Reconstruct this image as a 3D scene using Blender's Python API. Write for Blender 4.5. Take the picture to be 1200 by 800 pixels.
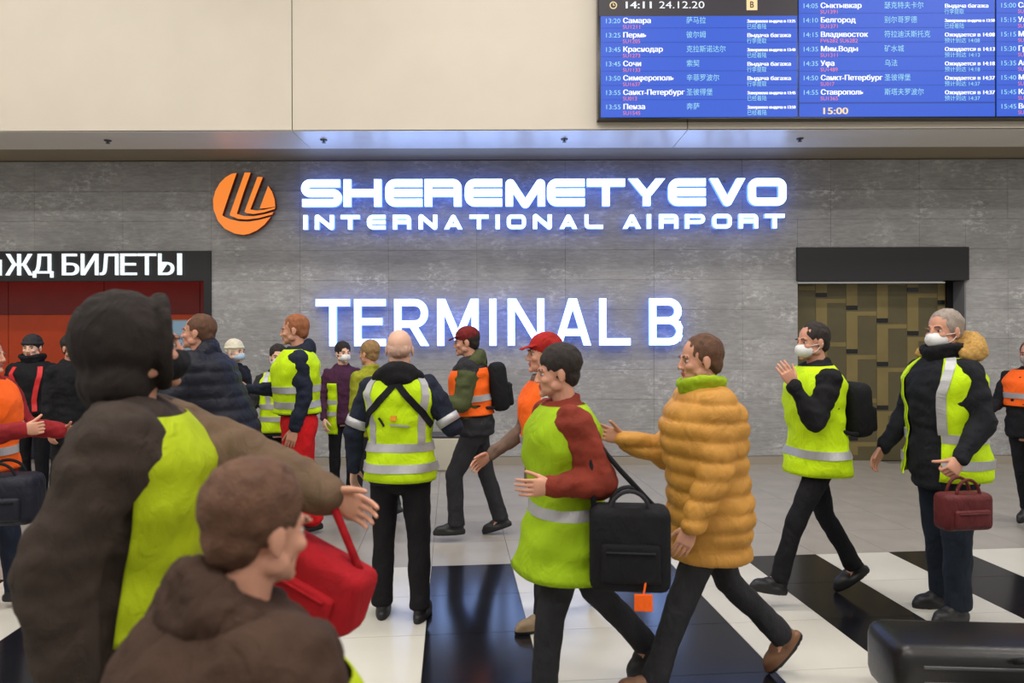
import bpy, bmesh, math, random
from mathutils import Vector, Matrix, noise
from math import sin, cos, pi, radians, sqrt, atan2
random.seed(7)
for o in list(bpy.data.objects): bpy.data.objects.remove(o)
SC = bpy.context.scene
COL = SC.collection
# ------------------------------------------------------------------ camera
F, EYE, HY = 810.0, 1.74, 395.0
WD = 9.4          # distance of the concrete wall
FD = 8.04         # distance of the cream fascia
cd = bpy.data.cameras.new('camera'); cam = bpy.data.objects.new('camera', cd); COL.objects.link(cam)
cam.location = (0, 0, EYE)
cam.rotation_euler = (Matrix.Rotation(radians(90), 4, 'X') @ Matrix.Rotation(-0.0028, 4, 'Z')).to_euler()
cd.sensor_width = 36; cd.lens = 36*F/1200.0; cd.shift_y = -(400-HY)/1200.0
cd.clip_start = .05
cd.dof.use_dof = True; cd.dof.focus_distance = 6.0; cd.dof.aperture_fstop = 2.8
SC.camera = cam
def at(px, py, d): return Vector(((px-600)/F*d, d, EYE-(py-HY)/F*d))
# ------------------------------------------------------------------ world, lamps, exposure
w = bpy.data.worlds.new('world'); SC.world = w; w.use_nodes = True
w.node_tree.nodes['Background'].inputs[0].default_value = (1, .95, .88, 1)
w.node_tree.nodes['Background'].inputs[1].default_value = .48
def area(name, loc, sx, sy, power, col=(1, .955, .90), rot=(0, 0, 0)):
    l = bpy.data.lights.new(name, 'AREA'); l.shape = 'RECTANGLE'; l.size = sx; l.size_y = sy
    l.energy = power; l.color = col
    o = bpy.data.objects.new(name, l); o.location = loc; o.rotation_euler = rot; COL.objects.link(o)
    return o
LAMPS = [(x, y) for x in (-7.2, 0, 7.2) for y in (-4.0, 0.6, 4.6)]
for x, y in LAMPS: area('ceiling_lamp_light', (x, y, 7.82), 4.6, .5, 175)
SC.view_settings.view_transform = 'Standard'; SC.view_settings.look = 'None'
SC.view_settings.gamma = 1; SC.view_settings.use_curve_mapping = False
SC.view_settings.exposure = 0.0
# ------------------------------------------------------------------ materials
def lin(c):
    return tuple(((v/255)/12.92 if v/255 <= .04045 else ((v/255+.055)/1.055)**2.4) for v in c)
MATS = {}
def mat(name, rgb, rough=.7, metal=0, bump=0, bscale=60, var=0, vscale=4, spec=.5, sheen=0):
    if name in MATS: return MATS[name]
    m = bpy.data.materials.new(name); m.use_nodes = True; nt = m.node_tree; N = nt.nodes; L = nt.links
    b = N['Principled BSDF']; c = lin(rgb)
    b.inputs['Base Color'].default_value = (*c, 1); b.inputs['Roughness'].default_value = rough
    b.inputs['Metallic'].default_value = metal; b.inputs['Specular IOR Level'].default_value = spec
    if sheen: b.inputs['Sheen Weight'].default_value = sheen
    tc = N.new('ShaderNodeTexCoord')
    if var:
        n = N.new('ShaderNodeTexNoise'); n.inputs['Scale'].default_value = vscale; n.inputs['Detail'].default_value = 5
        r = N.new('ShaderNodeValToRGB')
        r.color_ramp.elements[0].position = .3; r.color_ramp.elements[1].position = .7
        r.color_ramp.elements[0].color = (*[v*(1-var) for v in c], 1)
        r.color_ramp.elements[1].color = (*[min(1, v*(1+var)) for v in c], 1)
        L.new(tc.outputs['Object'], n.inputs['Vector']); L.new(n.outputs['Fac'], r.inputs[0]); L.new(r.outputs[0], b.inputs['Base Color'])
    if bump:
        n = N.new('ShaderNodeTexNoise'); n.inputs['Scale'].default_value = bscale; n.inputs['Detail'].default_value = 3
        k = N.new('ShaderNodeBump'); k.inputs['Strength'].default_value = bump; k.inputs['Distance'].default_value = .01
        L.new(tc.outputs['Object'], n.inputs['Vector']); L.new(n.outputs['Fac'], k.inputs['Height']); L.new(k.outputs[0], b.inputs['Normal'])
    MATS[name] = m; return m
def fabric(name, rgb, rough=.85, var=.18):
    if name in MATS: return MATS[name]
    m = mat(name, rgb, rough, 0, .3, 260, var, 9, .25); nt = m.node_tree; N = nt.nodes; L = nt.links      # folds under the weave
    tc = [n for n in N if n.type == 'TEX_COORD'][0]; k0 = [n for n in N if n.type == 'BUMP'][0]
    mp = N.new('ShaderNodeMapping'); mp.inputs['Scale'].default_value = (1.2, 1.2, .75); L.new(tc.outputs['Object'], mp.inputs[0])
    n = N.new('ShaderNodeTexNoise'); n.inputs['Scale'].default_value = 9; n.inputs['Detail'].default_value = 3; n.inputs['Roughness'].default_value = .45; n.inputs['Distortion'].default_value = 1.6
    L.new(mp.outputs[0], n.inputs['Vector'])
    k = N.new('ShaderNodeBump'); k.inputs['Strength'].default_value = .5; k.inputs['Distance'].default_value = .03
    L.new(n.outputs['Fac'], k.inputs['Height']); L.new(k.outputs[0], k0.inputs['Normal']); return m
def emit(name, rgb, s, raw=False):
    if name in MATS: return MATS[name]
    m = bpy.data.materials.new(name); m.use_nodes = True
    b = m.node_tree.nodes['Principled BSDF']; c = rgb if raw else lin(rgb)
    b.inputs['Base Color'].default_value = (0, 0, 0, 1); b.inputs['Roughness'].default_value = .5
    b.inputs['Emission Color'].default_value = (*c, 1); b.inputs['Emission Strength'].default_value = s
    MATS[name] = m; return m
def concrete():
    m = bpy.data.materials.new('concrete_panel'); m.use_nodes = True; nt = m.node_tree; N = nt.nodes; L = nt.links
    b = N['Principled BSDF']; b.inputs['Roughness'].default_value = .62; b.inputs['Specular IOR Level'].default_value = .35
    tc = N.new('ShaderNodeNewGeometry'); info = N.new('ShaderNodeObjectInfo')
    def noise_(sc, det, rough, mapv):
        mp = N.new('ShaderNodeMapping'); mp.inputs['Scale'].default_value = mapv; L.new(tc.outputs['Position'], mp.inputs[0])
        n = N.new('ShaderNodeTexNoise'); n.inputs['Scale'].default_value = sc; n.inputs['Detail'].default_value = det
        n.inputs['Roughness'].default_value = rough; L.new(mp.outputs[0], n.inputs['Vector']); return n.outputs['Fac']
    def ramp(f, p0, c0, p1, c1):
        r = N.new('ShaderNodeValToRGB'); e = r.color_ramp.elements
        e[0].position = p0; e[0].color = c0; e[1].position = p1; e[1].color = c1; L.new(f, r.inputs[0]); return r.outputs[0]
    def mix(kind, fac, a, c):
        x = N.new('ShaderNodeMix'); x.data_type = 'RGBA'; x.blend_type = kind
        if isinstance(fac, float): x.inputs[0].default_value = fac
        else: L.new(fac, x.inputs[0])
        L.new(a, x.inputs[6]); 
        if isinstance(c, tuple): x.inputs[7].default_value = c
        else: L.new(c, x.inputs[7])
        return x.outputs[2]
    base = ramp(noise_(1.3, 6, .6, (1, 1, 1)), .3, (.27, .268, .272, 1), .72, (.375, .37, .37, 1))
    grain = ramp(noise_(14, 6, .75, (.45, 1, 2.6)), .32, (.78, .78, .78, 1), .68, (1.15, 1.15, 1.15, 1))
    c = mix('MULTIPLY', 1.0, base, grain)
    stainmask = ramp(noise_(2.1, 3, .5, (1, 1, 1.4)), .46, (0, 0, 0, 1), .64, (1, 1, 1, 1))
    speck = ramp(noise_(17, 7, .8, (.6, 1, 1.1)), .5, (0, 0, 0, 1), .62, (.75, .75, .75, 1))
    mm = mix('MULTIPLY', 1.0, stainmask, speck)
    c = mix('MIX', mm, c, (.6, .6, .61, 1))
    mr = N.new('ShaderNodeMapRange'); mr.inputs[3].default_value = .94; mr.inputs[4].default_value = 1.06
    L.new(info.outputs['Random'], mr.inputs[0])
    cb = N.new('ShaderNodeCombineColor')
    for i in range(3): L.new(mr.outputs[0], cb.inputs[i])
    c = mix('MULTIPLY', 1.0, c, cb.outputs[0])
    L.new(c, b.inputs['Base Color'])
    k = N.new('ShaderNodeBump'); k.inputs['Strength'].default_value = .25; k.inputs['Distance'].default_value = .01
    L.new(noise_(40, 5, .7, (.5, 1, 2)), k.inputs['Height']); L.new(k.outputs[0], b.inputs['Normal'])
    return m
M_conc = concrete()
M_cream = mat('cream_panel', (210, 201, 186), .45, 0, .03, 40, .02, 2)
M_soffit = mat('cream_soffit', (240, 234, 222), .33, 0, 0, 1, .02, 2, 1.0)
M_soffit.node_tree.nodes['Principled BSDF'].inputs['IOR'].default_value = 1.8
M_slot = mat('shaded_brown_slot', (150, 138, 114), .5)  # back strip of the soffit, its shade put into a darker brown
M_black = mat('black_powder_coat', (28, 28, 32), .4)
M_blackgloss = mat('black_gloss', (18, 18, 20), .2)
M_steel = mat('brushed_steel', (170, 168, 165), .3, .9, .05, 90)
M_darkgrey = mat('dark_grey_metal', (84, 84, 88), .45, .3)
M_tilegrey = mat('grey_stone_tile', (158, 153, 146), .22, 0, 0, 1, .07, 3)
M_tilewhite = mat('white_stone_tile', (208, 205, 195), .2, 0, 0, 1, .03, 2)
M_tileblack = mat('black_stone_tile', (24, 24, 28), .16, 0, 0, 1, .2, 6)
M_grout = mat('tile_grout', (98, 94, 90), .9)
# ------------------------------------------------------------------ mesh helpers
class Acc:
    def __init__(s): s.v = []; s.f = []; s.m = []
    def add(s, vs, fs, mi=0):
        o = len(s.v); s.v += [tuple(v) for v in vs]; s.f += [tuple(i+o for i in f) for f in fs]; s.m += [mi]*len(fs)
    def box(s, lo, hi, mi=0):
        x0, y0, z0 = lo; x1, y1, z1 = hi
        s.add([(x0,y0,z0),(x1,y0,z0),(x1,y1,z0),(x0,y1,z0),(x0,y0,z1),(x1,y0,z1),(x1,y1,z1),(x0,y1,z1)],
              [(0,3,2,1),(4,5,6,7),(0,1,5,4),(1,2,6,5),(2,3,7,6),(3,0,4,7)], mi)
    def lathe(s, p0, p1, prof, n=12, mi=0, up=None):   # prof: (t, r) along p0->p1 in metres
        p0 = Vector(p0); p1 = Vector(p1); ax = (p1-p0)
        ax = ax.normalized() if ax.length > 1e-9 else Vector((0, 0, 1))
        a = ax.orthogonal().normalized(); b = ax.cross(a)
        vs = []; fs = []
        for t, r in prof:
            c = p0+ax*t
            vs += [c+(a*cos(2*pi*k/n)+b*sin(2*pi*k/n))*r for k in range(n)]
        for i in range(len(prof)-1):
            for k in range(n):
                k2 = (k+1) % n; fs.append((i*n+k, i*n+k2, (i+1)*n+k2, (i+1)*n+k))
        fs.append(tuple(range(n-1, -1, -1))); fs.append(tuple((len(prof)-1)*n+k for k in range(n)))
        s.add(vs, fs, mi)
    def capsule(s, p0, p1, r0, r1, n=12, mi=0):
        L = (Vector(p1)-Vector(p0)).length; q = (-.94, -.7, -.35, 0)
        pr = [(x*r0, r0*sqrt(1-x*x)) for x in q] + [(L-x*r1, r1*sqrt(1-x*x)) for x in q[::-1]]
        s.lathe(p0, p1, pr, n, mi)
    def tube(s, pts, r, n=8, mi=0, closed=False):
        pts = [Vector(p) for p in pts]; rs = r if isinstance(r, (list, tuple)) else [r]*len(pts)
        vs = []; fs = []; prev = None; m = len(pts)
        for i, p in enumerate(pts):
            if closed: t = pts[(i+1) % m]-pts[i-1]
            else: t = pts[min(i+1, m-1)]-pts[max(i-1, 0)]
            t.normalize()
            a = t.orthogonal() if prev is None else prev-t*prev.dot(t)
            a.normalize(); prev = a; b = t.cross(a)
            vs += [p+(a*cos(2*pi*k/n)+b*sin(2*pi*k/n))*rs[i] for k in range(n)]
        for i in range(m if closed else m-1):
            j = (i+1) % m
            for k in range(n):
                k2 = (k+1) % n; fs.append((i*n+k, i*n+k2, j*n+k2, j*n+k))
        if not closed:
            fs.append(tuple(range(n-1, -1, -1))); fs.append(tuple((m-1)*n+k for k in range(n)))
        s.add(vs, fs, mi)
    def ell(s, c, r, mi=0, n=16, m=10, R=None):
        vs = []; fs = []
        c = Vector(c)
        for i in range(1, m):
            a = pi*i/m
            for k in range(n):
                p = Vector((r[0]*sin(a)*cos(2*pi*k/n), r[1]*sin(a)*sin(2*pi*k/n), r[2]*cos(a)))
                if R: p = R @ p
                vs.append(c+p)
        t = Vector((0, 0, r[2])); 
        if R: t = R @ t
        vs += [c+t, c-t]; T = len(vs)-2
        for i in range(m-2):
            for k in range(n):
                k2 = (k+1) % n; fs.append((i*n+k, (i+1)*n+k, (i+1)*n+k2, i*n+k2))
        for k in range(n):
            k2 = (k+1) % n; fs.append((T, k, k2)); fs.append((T+1, (m-2)*n+k2, (m-2)*n+k))
        s.add(vs, fs, mi)
    def loft(s, rings, mi=0, caps=True):
        n = len(rings[0]); vs = [p for r in rings for p in r]; fs = []
        for i in range(len(rings)-1):
            for k in range(n):
                k2 = (k+1) % n; fs.append((i*n+k, i*n+k2, (i+1)*n+k2, (i+1)*n+k))
        if caps: fs.append(tuple(range(n-1, -1, -1))); fs.append(tuple((len(rings)-1)*n+k for k in range(n)))
        s.add(vs, fs, mi)
    def rbox(s, c, size, r, mi=0, R=None, e=4):      # rounded box (superellipsoid-like)
        bm = bmesh.new(); bmesh.ops.create_cube(bm, size=1)
        for v in bm.verts: v.co = Vector((v.co.x*size[0], v.co.y*size[1], v.co.z*size[2]))
        bmesh.ops.bevel(bm, geom=list(bm.edges)+list(bm.verts), offset=r, segments=3, profile=.5, affect='EDGES')
        M = (R or Matrix.Identity(3)); c = Vector(c)
        bm.verts.index_update()
        s.add([c+M @ v.co for v in bm.verts], [[v.index for v in f.verts] for f in bm.faces], mi); bm.free()
    def mesh(s, name='m'):
        me = bpy.data.meshes.new(name); me.from_pydata(s.v, [], s.f); 
        if any(s.m): me.polygons.foreach_set('material_index', s.m)
        me.validate(); me.update(); return me
def link(name, me, mats, parent=None, smooth=False, loc=None):
    o = bpy.data.objects.new(name, me); COL.objects.link(o)
    for m in (mats if isinstance(mats, (list, tuple)) else [mats]): me.materials.append(m)
    if smooth: me.polygons.foreach_set('use_smooth', [True]*len(me.polygons))
    if parent: o.parent = parent
    if loc is not None: o.location = loc
    me.name = name
    return o
def obj(name, acc, mats, parent=None, smooth=False, bevel=0):
    me = acc.mesh(name)
    bm = bmesh.new(); bm.from_mesh(me); bmesh.ops.recalc_face_normals(bm, faces=bm.faces)
    if bevel: bmesh.ops.bevel(bm, geom=list(bm.edges), offset=bevel, segments=1, affect='EDGES')
    bm.to_mesh(me); bm.free()
    return link(name, me, mats, parent, smooth)
def remesh(acc, vox, it=4, fac=.5, disp=None):
    me = acc.mesh('tmp'); o = bpy.data.objects.new('tmp', me); COL.objects.link(o)
    m = o.modifiers.new('r', 'REMESH'); m.mode = 'VOXEL'; m.voxel_size = vox; m.use_smooth_shade = True
    if it: k = o.modifiers.new('s', 'SMOOTH'); k.factor = fac; k.iterations = it
    dg = bpy.context.evaluated_depsgraph_get(); dg.update()
    out = bpy.data.meshes.new_from_object(o.evaluated_get(dg))
    bpy.data.objects.remove(o); bpy.data.meshes.remove(me)
    out.materials.clear()
    if disp:
        ns = [v.normal.copy() for v in out.vertices]
        for v, n in zip(out.vertices, ns): v.co += n*disp(v.co, n)
    out.polygons.foreach_set('use_smooth', [True]*len(out.polygons)); out.update()
    return out
def join(parts):     # parts: (mesh, matrix or None, material offset) -> one mesh
    bm = bmesh.new()
    for me, M, mo in parts:
        t = me.copy()
        if M is not None: t.transform(M)
        if mo:
            for p in t.polygons: p.material_index += mo
        bm.from_mesh(t); bpy.data.meshes.remove(t)
    out = bpy.data.meshes.new('j'); bm.to_mesh(out); bm.free()
    out.polygons.foreach_set('use_smooth', [True]*len(out.polygons)); return out
def thing(name, label, cat, loc=(0, 0, 0), rz=0, group=None):
    o = bpy.data.objects.new(name, None); COL.objects.link(o); o.empty_display_size = .1
    o.location = loc; o.rotation_euler = (0, 0, rz); o['label'] = label; o['category'] = cat
    if group: o['group'] = group
    return o
def tag(o, label, cat, group=None):
    o['label'] = label; o['category'] = cat
    if group: o['group'] = group
    return o
def struct(o): o['kind'] = 'structure'; return o
def sub(r, cut):       # rectangle r minus rectangle cut -> list
    x0, x1, z0, z1 = r; a0, a1, c0, c1 = cut
    if a0 >= x1 or a1 <= x0 or c0 >= z1 or c1 <= z0: return [r]
    out = []
    if x0 < a0: out.append((x0, a0, z0, z1))
    if a1 < x1: out.append((a1, x1, z0, z1))
    m0, m1 = max(x0, a0), min(x1, a1)
    if c1 < z1: out.append((m0, m1, c1, z1))
    if z0 < c0: out.append((m0, m1, z0, c0))
    return [q for q in out if q[1]-q[0] > .02 and q[3]-q[2] > .02]
def wx(px, d=WD): return (px-600)/F*d
def wz(py, d=WD): return EYE-(py-HY)/F*d
# ================================================================== STRUCTURE
TOPZ = wz(188)                      # soffit height
OPL = (wx(-420), wx(248), -1, wz(293)); OPR = (wx(935), wx(1132), -1, wz(291))
a = Acc()       # carrier wall behind the panels with its openings
for r in [q for p in sub((-16, 16, 0, TOPZ+.25), OPL) for q in sub(p, OPR)]: a.box((r[0], WD+.03, r[2]), (r[1], WD+.25, r[3]))
wall_back = struct(obj('wall_back', a, mat('panel_joint_grey', (60, 58, 58), .9)))
PW = 103.7/F*WD; PH = 35.0/F*WD; g = .004
cols = [wx(248)+PW*(k-9) for k in range(0, 21)]
for ci in range(20):
    for ri in range(11):
        z1 = wz(293)+PH*3-PH*ri; z0 = z1-PH
        z1 = min(z1, TOPZ+.05); z0 = max(z0, .12)
        if z1-z0 < .03: continue
        for q in [q for p in sub((cols[ci], cols[ci+1], z0, z1), OPL) for q in sub(p, OPR)]:
            cx = (q[0]+q[1])/2; cz = (q[2]+q[3])/2; dd = random.uniform(-.0015, .0015)
            hx = (q[1]-q[0])/2-g*(.35 if True else 1); hz = (q[3]-q[2])/2-.0012
            b = Acc(); b.box((-hx, -.0+dd, -hz), (hx, .03, hz))
            p = obj('concrete_panel', b, M_conc, wall_back); p.location = (cx, WD, cz)
a = Acc()
for r in sub(sub((-16, 16, 0, .12), OPL)[-1], OPR) if False else [(-16, OPL[0], 0, .12), (OPL[1], OPR[0], 0, .12), (OPR[1], 16, 0, .12)]:
    a.box((r[0], WD-.012, 0), (r[1], WD+.03, .115))
struct(obj('baseboard_back', a, mat('stone_skirting', (150, 142, 130), .35)))
# fascia of cream panels and the soffit under it
fas = Acc(); fas.box((-16, FD+.02, TOPZ+.004), (16, FD+.2, 8.2)); fascia = struct(obj('wall_upper', fas, mat('fascia_joint', (90, 84, 76), .9)))
FPW = 4.6; fx0 = wx(343, FD)
for k in range(-3, 4):
    for j in range(2):
        b = Acc(); z0 = TOPZ+.002+j*2.4; b.box((fx0+k*FPW+.006, FD, z0), (fx0+(k+1)*FPW-.006, FD+.02, z0+2.39 if j == 0 else 8.2))
        obj('cream_panel', b, M_cream, fascia)
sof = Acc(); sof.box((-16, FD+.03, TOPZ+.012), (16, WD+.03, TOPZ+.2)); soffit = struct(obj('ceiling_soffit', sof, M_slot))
SB = (TOPZ-EYE)*F/(HY-173.5)
for k in range(-3, 4):
    b = Acc(); b.box((fx0+k*FPW+.004, FD, TOPZ), (fx0+(k+1)*FPW-.004, SB, TOPZ+.012)); obj('soffit_panel', b, M_soffit, soffit)
for px in (127, 380, 662, 938):
    p = at(px, 163, (TOPZ-EYE)*F/(HY-163))
    t = thing('sprinkler_head', 'small dark sprinkler head under the soffit, ' + {127: 'above the ticket sign', 380: 'above the S of the large wall lettering', 662: 'above the middle of the large wall lettering', 938: 'above the left corner of the lift doorway'}.get(px, 'outside the picture'), 'sprinkler', (p.x, p.y, TOPZ), 0, 'sprinklers along the soffit')
    b = Acc(); b.lathe((0, 0, 0), (0, 0, -.012), [(0, .045), (.012, .038)], 16); obj('rose', b, M_darkgrey, t)
    b = Acc(); b.lathe((0, 0, -.012), (0, 0, -.05), [(0, .012), (.02, .012), (.022, .026), (.027, .026)], 10); obj('nozzle', b, M_darkgrey, t)
# ceiling with lamps, outside the frame
a = Acc(); a.box((-16, -9, 8.2), (16, WD+.2, 8.3)); struct(obj('ceiling', a, mat('ceiling_white', (225, 222, 214), .8)))
for i, (x, y) in enumerate(LAMPS):
    t = thing('ceiling_lamp', 'long white ceiling lamp hanging high above the hall', 'lamp', (x, y, 8.2), 0, 'long lamps under the high ceiling')
    b = Acc(); b.box((-2.35, -.3, -.28), (2.35, .3, -.2)); obj('housing', b, M_darkgrey, t)
    b = Acc(); b.box((-2.3, -.25, -.285), (2.3, .25, -.28)); obj('diffuser', b, emit('lamp_diffuser', (1, .95, .86), 6, True), t)
    for sx in (-1.6, 1.6):
        b = Acc(); b.lathe((sx, 0, -.2), (sx, 0, 0), [(0, .006), (.2, .006)], 6); obj('suspension_wire', b, M_steel, t)
# floor: slab plus stone tiles, the grid turned with the crossing
FY = math.atan(-70/F)        # direction of the stripes
T = .61; org = at(505, 663.3, 5.26); org.z = 0
ux = Vector((cos(-FY*1), sin(-FY*1)*-1, 0)); 
dirS = Vector((-70/F, 1, 0)).normalized(); ux = Vector((dirS.y, -dirS.x, 0))      # along the stripes / across them
a = Acc(); a.box((-16, -9, -.2), (16, WD+1.8, -.012)); floor = struct(obj('floor', a, M_grout))
tiles = []
for i in range(-26, 28):
    for j in range(-22, 8):
        c = org+ux*T*(i+.5)+dirS*T*(j+.5)
        m = (M_tilegrey if j >= 0 else (M_tileblack if i % 2 == 0 else M_tilewhite))
        if c.y > WD+.35 or abs(c.x) > 15.5: continue
        vis = c.y > 1.6 and abs(c.x) < .80*c.y+.5 and (c.y > 2.6)
        if c.y > WD-.2 and not (OPL[0] < c.x < OPL[1] or OPR[0] < c.x < OPR[1]) and not vis: continue
        tiles.append((c.y, vis, c, m))
tiles.sort(key=lambda t: t[0])
tmesh = {}
hh = T/2-.0016
for m in (M_tilegrey, M_tileblack, M_tilewhite):
    b = Acc(); b.box((-hh, -hh, -.012), (hh, hh, 0)); me = b.mesh('floor_tile'); me.materials.append(m); tmesh[m.name] = me
rest = {}
cnt = 0
for y, vis, c, m in tiles:
    if vis and cnt < 295:
        o = bpy.data.objects.new('floor_tile', tmesh[m.name]); COL.objects.link(o); o.parent = floor; o.location = c
        o.rotation_euler.z = atan2(ux.y, ux.x); cnt += 1
    else: rest.setdefault(m.name, []).append(c)
for k, cs in rest.items():
    b = Acc()
    for c in cs:
        p = [c+ux*sx*hh+dirS*sy*hh for sx, sy in ((-1, -1), (1, -1), (1, 1), (-1, 1))]
        b.add([(q.x, q.y, -.012) for q in p]+[(q.x, q.y, 0) for q in p], [(4, 5, 6, 7), (0, 1, 5, 4), (1, 2, 6, 5), (2, 3, 7, 6), (3, 0, 4, 7)])
    o = obj('outlying_tiles', b, tmesh[k].materials[0], floor); o['kind'] = 'stuff'
# ------------------------------------------------------------------ ticket office opening (left)
DL = 10.5
M_or = mat('orange_back_panel', (196, 66, 14), .35, 0, 0, 1, .12, 1.5); M_mar = mat('maroon_panel', (122, 20, 14), .35, 0, 0, 1, .15, 2)
a = Acc(); a.box((OPL[0]-.3, DL, 0), (OPL[1]+.3, DL+.1, 3.4)); ow = struct(obj('wall_ticket_office', a, M_black))
for k in range(-5, 3):
    x0 = wx(12, DL)+k*1.45
    if x0 > OPL[1]: continue
    x1 = min(x0+1.44, OPL[1]+.28)
    b = Acc(); b.box((x0, DL-.03, 0), (x1, DL, wz(367, DL)-.004)); obj('orange_panel', b, M_or, ow)
    b = Acc(); b.box((x0, DL-.03, wz(367, DL)), (x1, DL, 3.3)); obj('maroon_panel', b, M_mar, ow)
a = Acc(); a.box((OPL[0]-.3, WD+.25, 3.3), (OPL[1]+.3, DL+.1, 3.4)); struct(obj('ceiling_ticket_office', a, M_black))
a = Acc(); a.box((OPL[1], WD+.03, 0), (OPL[1]+.3, DL+.1, 3.3)); struct(obj('wall_ticket_side', a, M_mar))
a = Acc(); a.box((OPL[0], WD-.03, wz(328)), (OPL[1], WD+.12, wz(293))); hd = obj('header', a, M_black); 
tsign = thing('ticket_sign', 'black fascia over the ticket office with white illuminated Cyrillic lettering', 'sign', (0, 0, 0)); hd.parent = tsign; hd.name = 'sign_box'
a = Acc(); a.box((wx(240), WD-.03, 0), (OPL[1], WD+.12, wz(328))); struct(obj('trim_1', a, M_black))
l = area('ticket_office_light', (wx(60), WD+.65, 3.25), 5, .4, 11, (1, .85, .7))
a = Acc(); a.box((wx(-300), WD+.62, 3.26), (wx(230), WD+.92, 3.299)); tag(obj('ticket_office_lamp', a, emit('warm_panel', (1, .85, .7), 1.5, True)), 'strip lamp in the ceiling of the ticket office behind its black header', 'lamp')
# counter in the office
t = thing('ticket_counter', 'dark navy counter along the back of the ticket office', 'counter', (wx(60, 10), 10.05, 0))
b = Acc(); b.box((-4, -.02, 0), (2.2, .38, 1.02)); obj('counter_front', b, mat('navy_laminate', (26, 28, 48), .4), t)
b = Acc(); b.box((-4.03, -.08, 1.02), (2.23, .39, 1.06)); obj('counter_top', b, M_darkgrey, t)
def textmesh(s, size=1, off=0, ext=0, align='LEFT'):
    s = s.replace('ф', 'φ')        # the same round letter, filled cleanly by the font
    c = bpy.data.curves.new('t', 'FONT'); c.body = s; c.size = size; c.offset = off; c.extrude = ext; c.align_x = align
    c.resolution_u = 3; o = bpy.data.objects.new('t', c); COL.objects.link(o)
    dg = bpy.context.evaluated_depsgraph_get(); dg.update()
    me = bpy.data.meshes.new_from_object(o.evaluated_get(dg)); bpy.data.objects.remove(o); bpy.data.curves.remove(c)
    return me
def glyph(s, x0, x1, z0, z1, y, depth, m, name, parent, off=0):      # text fitted into a rectangle on a wall plane
    me = textmesh(s, 1, off, .5)
    xs = [v.co.x for v in me.vertices]; ys = [v.co.y for v in me.vertices]
    ax, bx = min(xs), max(xs); ay, by = min(ys), max(ys)
    for v in me.vertices:
        v.co = Vector((x0+(v.co.x-ax)/(bx-ax)*(x1-x0), y-(v.co.z+.5)*depth, z0+(v.co.y-ay)/(by-ay)*(z1-z0)))
    return link(name, me, m, parent)
M_lett = emit('letter_face_white', (.34, .52, 1.0), 5.0, True)
M_lett2 = emit('ticket_letter_white', (.86, .96, 1.0), 1.15, True)
M_side = emit('letter_side_blue', (.10, .20, .85), 3.0, True)
def tg(ch, a0, a1, y0=296.3, y1=321.3): glyph(ch, wx(a0), wx(a1), wz(y1), wz(y0), WD-.032, .03, M_lett2, 'letter', tsign, 0)
for ch, a0, a1 in (('Ж', 10, 41), ('Б', 76, 95), ('И', 98, 117.5), ('Л', 120, 141), ('Е', 144, 162.5), ('Т', 164, 185), ('Ь', 188, 206), ('I', 210.3, 215)): tg(ch, a0, a1)
tg('Д', 42, 65, 296.3, 324); tg('и', -9, 4.5, 303, 321.3)
# posters on the orange wall
def poster(x0, x1, y0, y1, label, build, d=DL-.05):
    t = thing('poster', label, 'poster', (wx((x0+x1)/2, d), d, wz((y0+y1)/2, d)))
    hx = (x1-x0)/2/F*d; hz = (y1-y0)/2/F*d
    b = Acc(); b.box((-hx, 0, -hz), (hx, .015, hz)); obj('sheet', b, emit('poster_backlit', (150, 178, 198), .55), t)
    b = Acc()
    for q in ((-hx, -hx+.02, -hz, hz), (hx-.02, hx, -hz, hz), (-hx, hx, -hz, -hz+.02), (-hx, hx, hz-.02, hz)): b.box((q[0], -.006, q[2]), (q[1], 0, q[3]))
    obj('frame', b, M_steel, t)
    build(t, hx, hz)
M_ink = mat('navy_ink', (30, 34, 70), .5); M_red = mat('crimson_ink', (140, 20, 50), .5)
def b1(t, hx, hz):
    b = Acc(); cx, cz = -hx+.22, hz-.13
    def sq(r, w, m):
        q = Acc()
        pts = [(cx+sx*r*(1 if abs(sx) > abs(sz) else abs(sx))*1.0, -.004, cz+sz*r) for sx, sz in ()]
        q = Acc(); P = []
        for k in range(24):
            an = 2*pi*k/24+.001; c_, s_ = cos(an), sin(an)
            P.append((cx+r*abs(c_)**.4*(1 if c_ > 0 else -1), -.004, cz+r*abs(s_)**.4*(1 if s_ > 0 else -1)))
        q.tube(P, w, 6, closed=True); obj('emblem', q, m, t, True)
    sq(.078, .019, M_red); sq(.035, .010, M_ink)
    glyph('Б', -hx+.37, -hx+.48, hz-.18, hz-.07, -.004, .003, M_ink, 'lettering', t, .012)
    glyph('ГОСТИНИЦА', -hx+.11, hx-.08, hz-.31, hz-.26, -.004, .003, M_ink, 'lettering', t)
    glyph('ВНУТРИ', -hx+.27, hx-.22, hz-.40, hz-.35, -.004, .003, M_ink, 'lettering', t)
poster(162, 230, 373.5, 410, 'wide pale poster with a red square emblem on the orange wall', b1)
def b2(t, hx, hz): glyph('КАССА', -hx+.06, hx-.06, hz-.13, hz-.07, -.004, .003, M_ink, 'lettering', t)
poster(118, 141, 375, 402, 'small pale poster on the orange wall, left of the wide one', b2)
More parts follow.
